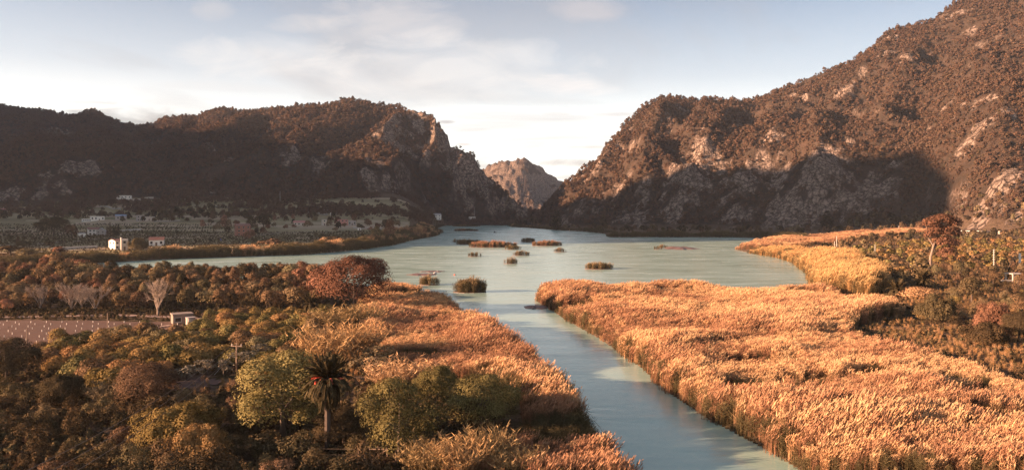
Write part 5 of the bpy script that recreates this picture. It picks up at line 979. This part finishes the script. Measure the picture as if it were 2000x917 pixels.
for (x, y) in poisson(gpoly([(1590, 488), (1620, 478), (1700, 470), (1800, 464), (2080, 458), (2080, 472), (1800, 476)], 3.0), 9, 2500, 36):
    if clear_of(x, y): h = rng.uniform(3, 6.5); mt = [m_dark, m_dim, m_grove][rng.integers(3)]; plant('hedge_tree', '%s %s bushy tree %s' % (size_word(h, 3, 6.5), HUE[mt.name], where(x, y, BANK)), 'tree', 'trees behind the sunny orchard', x, y, h, h * rng.uniform(1.0, 1.4), C_FAR, mt, simple=True)
# ---- road with a parapet below the sunny rocks, parked van
ribbon('road', [(1500, 449), (1650, 448.5), (1800, 449), (1900, 450), (1960, 451), (2080, 453)], 6, m_track2, 'pale road along the foot of the steep mountain', 'road', .5, 6.5)
c = [(1868, 452), (1960, 454)]; q = [GP(a, b, 6.8) for a, b in c]; e = empty('parapet_wall', (q[0][0], q[0][1], float(gz(*q[0])))); tag(e, 'sunlit pale parapet wall along the road below the rocks', 'wall', None, 'thing'); dx, dy = q[1][0] - q[0][0], q[1][1] - q[0][1]; e.rotation_euler = (0, 0, math.atan2(dy, dx)); L_ = math.hypot(dx, dy); MB().box(0, L_, -.3, .3, -2, 1.9).obj('wall_face', m_conc, e); MB().box(-.1, L_ + .1, -.4, .4, 1.9, 2.2).obj('coping', m_white, e)
x, y, z, k = at(1760, 446); e = empty('parked_van', (x, y, z + .5), .1); tag(e, 'white van on the road at the foot of the shaded slope', 'van'); m = MB(); m.add([(-2.6, -1, .5), (2.6, -1, .5), (2.6, -1, 1.3), (1.6, -1, 1.5), (1.0, -1, 2.4), (-2.6, -1, 2.5), (-2.6, 1, .5), (2.6, 1, .5), (2.6, 1, 1.3), (1.6, 1, 1.5), (1.0, 1, 2.4), (-2.6, 1, 2.5)], [(0, 1, 2, 3, 4, 5), (11, 10, 9, 8, 7, 6), (0, 6, 7, 1), (1, 7, 8, 2), (2, 8, 9, 3), (3, 9, 10, 4), (4, 10, 11, 5), (5, 11, 6, 0)]); m.obj('body', m_white, e); MB().box(.2, 1.0, -1.02, 1.02, 1.5, 2.2).obj('side_window', m_dk, e)
for xx in (-1.6, 1.6):
    for s in (-1, 1): MB().tube([(xx, s * .85, .4), (xx, s * 1.04, .4)], .4, 12).obj('wheel', m_boat, e)

# ---- trees of the farmland beyond the lake
P_('carob_tree', 'great dark round tree alone in the terraced orchards', 'tree', 105, 462, 42, WID(54, W_DOME), C_DOME, m_dark)
P_('round_bush', 'large round dark bush between the white farmhouse and the red roofed cottage', 'tree', 271, 489, 25, WID(44, 2.5), C_WIDE, m_dim)
P_('brown_tree', 'bare brown round tree near the two storey white house', 'tree', 140, 463, 24, WID(26, W_FARW), C_FAR, m_brush)
for px, py, hp, wp, lb in [(210, 462, 19, 5, 'first slim cypress of the row beside the two storey house'), (215, 462, 28, 6, 'tallest cypress of the row beside the two storey house'), (222, 462, 24, 6, 'middle cypress of the row beside the two storey house'), (226, 462, 23, 6, 'fourth cypress of the row beside the two storey house'), (231, 462, 26, 6, 'last cypress of the row beside the two storey house'), (35, 480, 20, 8, 'lone dark cypress at the edge of the lower orchard'), (1615, 447, 34, 28, 'big dark pine shaped tree at the foot of the shaded scree'), (1087, 449, 36, 24, 'tall dark cypress like tree at the water below the steep mountain'), (1178, 447, 30, 17, 'dark narrow tree on the shore near the reed belt')]:
    P_('cypress', lb, 'tree', px, py, hp, WID(wp, .30), C_CYPRESS, m_dark)
for px, py, hp, wp, mt, lb in [(48, 482, 14, 22, m_dim, 'dark bush beside the lone cypress'), (98, 483, 13, 15, m_dim, 'small round bush in the lower orchard'), (116, 500, 22, 26, m_rust, 'russet tree rising from the far reeds'), (20, 497, 20, 42, m_dim, 'wide brown bush behind the far reeds'), (55, 502, 18, 44, m_dim, 'brown thicket behind the far reeds'), (760, 476, 50, 22, m_rust, 'reddish tall tree on the lake point'), (735, 472, 30, 24, m_dim, 'dim bush tree on the lake point beside the reddish one'), (722, 440, 10, 10, m_rust, 'little red tree above the pink house'), (490, 458, 36, 20, m_dark, 'dark slim tree beside the red brick house'), (515, 452, 40, 36, m_dark, 'dark tree group behind the red brick house'), (530, 482, 18, 36, m_brush, 'pinkish scrub bush near the far shore'), (570, 486, 16, 30, m_brush, 'second pinkish scrub bush near the far shore'), (650, 476, 16, 40, m_dim, 'dim round bush on the far shore'), (700, 428, 16, 24, m_dark, 'dark tree above the pink house'), (610, 430, 18, 18, m_dark, 'dark tree beside the little tower house'), (590, 410, 14, 16, m_dark, 'dark tree above the long barn')]:
    P_('farm_tree', lb, 'tree', px, py, hp, WID(wp, W_FARW), C_FAR if hp < 30 else C_GROVE, mt)
def belt(poly, dmin, label, lm, group, hr, mats, seed, name='farm_tree', wr=(.9, 1.3), cap=90, cr=None):
    k = 0
    for (x, y) in poisson(poly, dmin, 3000, seed):
        if not clear_of(x, y) or sdist(np.array(x), np.array(y), LAKE) < 4: continue
        h = rng.uniform(*hr); mt = mats[rng.integers(len(mats))]; plant(name, '%s %s %s %s' % (size_word(h, *hr), HUE[mt.name], label, where(x, y, lm)), 'tree', group, x, y, h, h * rng.uniform(*wr) / 1.1, cr or C_FAR, mt, simple=True); k += 1
        if k >= cap: break
def hpoly(pp): return [hit(a, b)[:2] for a, b in pp]
belt(hpoly([(0, 425), (180, 424), (330, 418), (440, 408), (480, 428), (380, 432), (300, 436), (200, 432), (0, 430)]), 15, 'belt tree', VALE, 'trees behind the orchards', (6, 12), [m_dark, m_dim, m_dark], 41, cap=70)
belt(hpoly([(-20, 404), (120, 402), (230, 398), (420, 390), (560, 392), (700, 405), (760, 415), (690, 420), (480, 408), (300, 410), (0, 420)]), 19, 'terrace tree', VALE, 'trees of the upper terraces', (5, 10), [m_dark, m_dim, m_brush], 42, cap=90)
belt(hpoly([(340, 440), (470, 430), (560, 425), (720, 430), (790, 440), (760, 455), (560, 450), (480, 470), (400, 445)]), 19, 'village tree', VALE, 'trees among the far houses', (5, 10), [m_dark, m_dim, m_brush, m_rust], 43, cap=60)
belt(hpoly([(830, 436), (870, 433), (950, 432), (1040, 434), (1060, 441), (1000, 437), (880, 434)]), 13, 'gorge shore tree', FOOT, 'trees under the gorge', (9, 17), [m_dark, m_dim], 44, cap=34, wr=(.6, .9))
belt(hpoly([(1040, 440), (1100, 443), (1180, 446), (1260, 449), (1400, 449), (1560, 450), (1800, 450), (1800, 456), (1600, 458), (1300, 457), (1190, 455), (1080, 447)]), 9, 'mountain foot tree', FOOT, 'trees along the mountain foot', (4, 10), [m_dark, m_dim, m_dark, m_brush], 45, cap=110, wr=(.8, 1.3))
belt(hpoly([(1650, 443), (1700, 430), (1800, 425), (1860, 430), (1800, 444)]), 10, 'hollow pine', FOOT, 'pines in the shaded hollow', (8, 13), [m_dark, m_dim], 46, cap=40, name='hollow_pine')
belt(hpoly([(1870, 440), (1880, 400), (1960, 380), (2060, 380), (2060, 445)]), 9, 'sunlit rock pine', FOOT, 'pines above the road', (4, 8), [m_dim, m_grove, m_brush], 47, cap=70, name='rock_pine')
# rows of low fruit bushes on the terraces beyond the lake: too many and too small to count
rows_x = []
for poly, sp in ((hpoly([(-20, 478), (-20, 434), (120, 433), (300, 437), (460, 441), (450, 452), (330, 462), (200, 474)]), 5.5), (hpoly([(600, 470), (600, 452), (730, 452), (745, 466)]), 5.0), (hpoly([(300, 405), (420, 395), (440, 404), (340, 412)]), 6.0), (hpoly([(330, 474), (480, 462), (560, 462), (560, 480)]), 5.0)):
    P_a = np.array(poly); lo, hi = P_a.min(0), P_a.max(0)
    for yy in np.arange(lo[1], hi[1], sp * 2.5):
        xx = np.arange(lo[0], hi[0], 2.6); yv = yy + .08 * xx + rng.normal(0, .3, len(xx)); kk = inside(xx, yv, poly) & (rng.random(len(xx)) < .62); rows_x.append(np.stack([xx[kk], yv[kk]], -1))
rw = np.concatenate(rows_x); rw = rw[[clear_of(a, b) for a, b in rw]]
scatter('orchard_rows', np.c_[rw, gz(rw[:, 0], rw[:, 1]) - .1], rng.uniform(1.4, 2.4, len(rw)), rng.uniform(0, 6.28, len(rw)), rng.integers(0, 8, len(rw)), [(c, m_vale) for c in C_FAR] + [(c, m_dim) for c in C_FAR], 'rows of low fruit bushes on the terraces beyond the lake', 'orchard')
# ground cover of the near land
x, y, z, px = sample_grid(52000, (GHILL <= 0) * (GS > 3) * np.where(GX > 40, .30, 1.0) * (GY < 700) * (GY > 55) * inview / np.maximum(GY, 60) ** 1.1)
k = (sdist(x, y, FIELD) > .8) & (sdist(x, y, RB) > 1) & (sdist(x, y, LB) > 1) & (np.hypot((x - at(390, 750)[0]) / 5, (y - at(390, 750)[1]) / 7) > 1)
x, y, z = x[k], y[k], z[k]; pk = np.where(rng.random(len(x)) < .55, rng.integers(0, 4, len(x)), rng.integers(4, 7, len(x)))
scatter('undergrowth', np.c_[x, y, z - .05], rng.uniform(.35, 1.25, len(x)), rng.uniform(0, 6.28, len(x)), pk, [(c, m_dim) for c in C_FAR] + [(r, m_brush) for r in R_LEAFY], 'rough grass and low weeds covering the near land', 'undergrowth')

dg = (GHILL <= 0) * (GS > 3) * np.where(GX > 40, 1.0, .6 * (GY < 135)) * (GY < 560) * (GY > 85) * inview / np.maximum(GY, 80) ** 1.2 * sst(.40, .6, fbm(GX / 18, GY / 18, 4, 131))
x, y, z, px = sample_grid(14000, dg); k = (sdist(x, y, RB) > .5) & (sdist(x, y, LB) > .5) & (sdist(x, y, FIELD) > .5)
x, y, z = x[k], y[k], z[k]
scatter('dry_grass', np.c_[x, y, z - .05], rng.uniform(.5, 1.3, len(x)), rng.uniform(0, 6.28, len(x)), rng.integers(0, 6, len(x)), [(r, m_reed) for r in R_LEAFY] + [(r, m_reed_gold) for r in R_LEAFY], 'pale dry grass in tufts over the sunny bank', 'grass')
# ------------------------------------------------------------------ the thin evening haze in the valley
m, t, o = newmat('haze_air'); v = N(t, 'ShaderNodeVolumePrincipled'); v.inputs['Color'].default_value = (.80, .88, 1.0, 1); v.inputs['Density'].default_value = 0.000045; v.inputs['Anisotropy'].default_value = 0.2
t.links.new(v.outputs[0], o.inputs['Volume'])
hz = MB().box(-3700, 3700, -1600, 4100, -6, 720).obj('haze', m); tag(hz, 'thin pale evening haze hanging in the valley', 'haze', None, 'stuff')
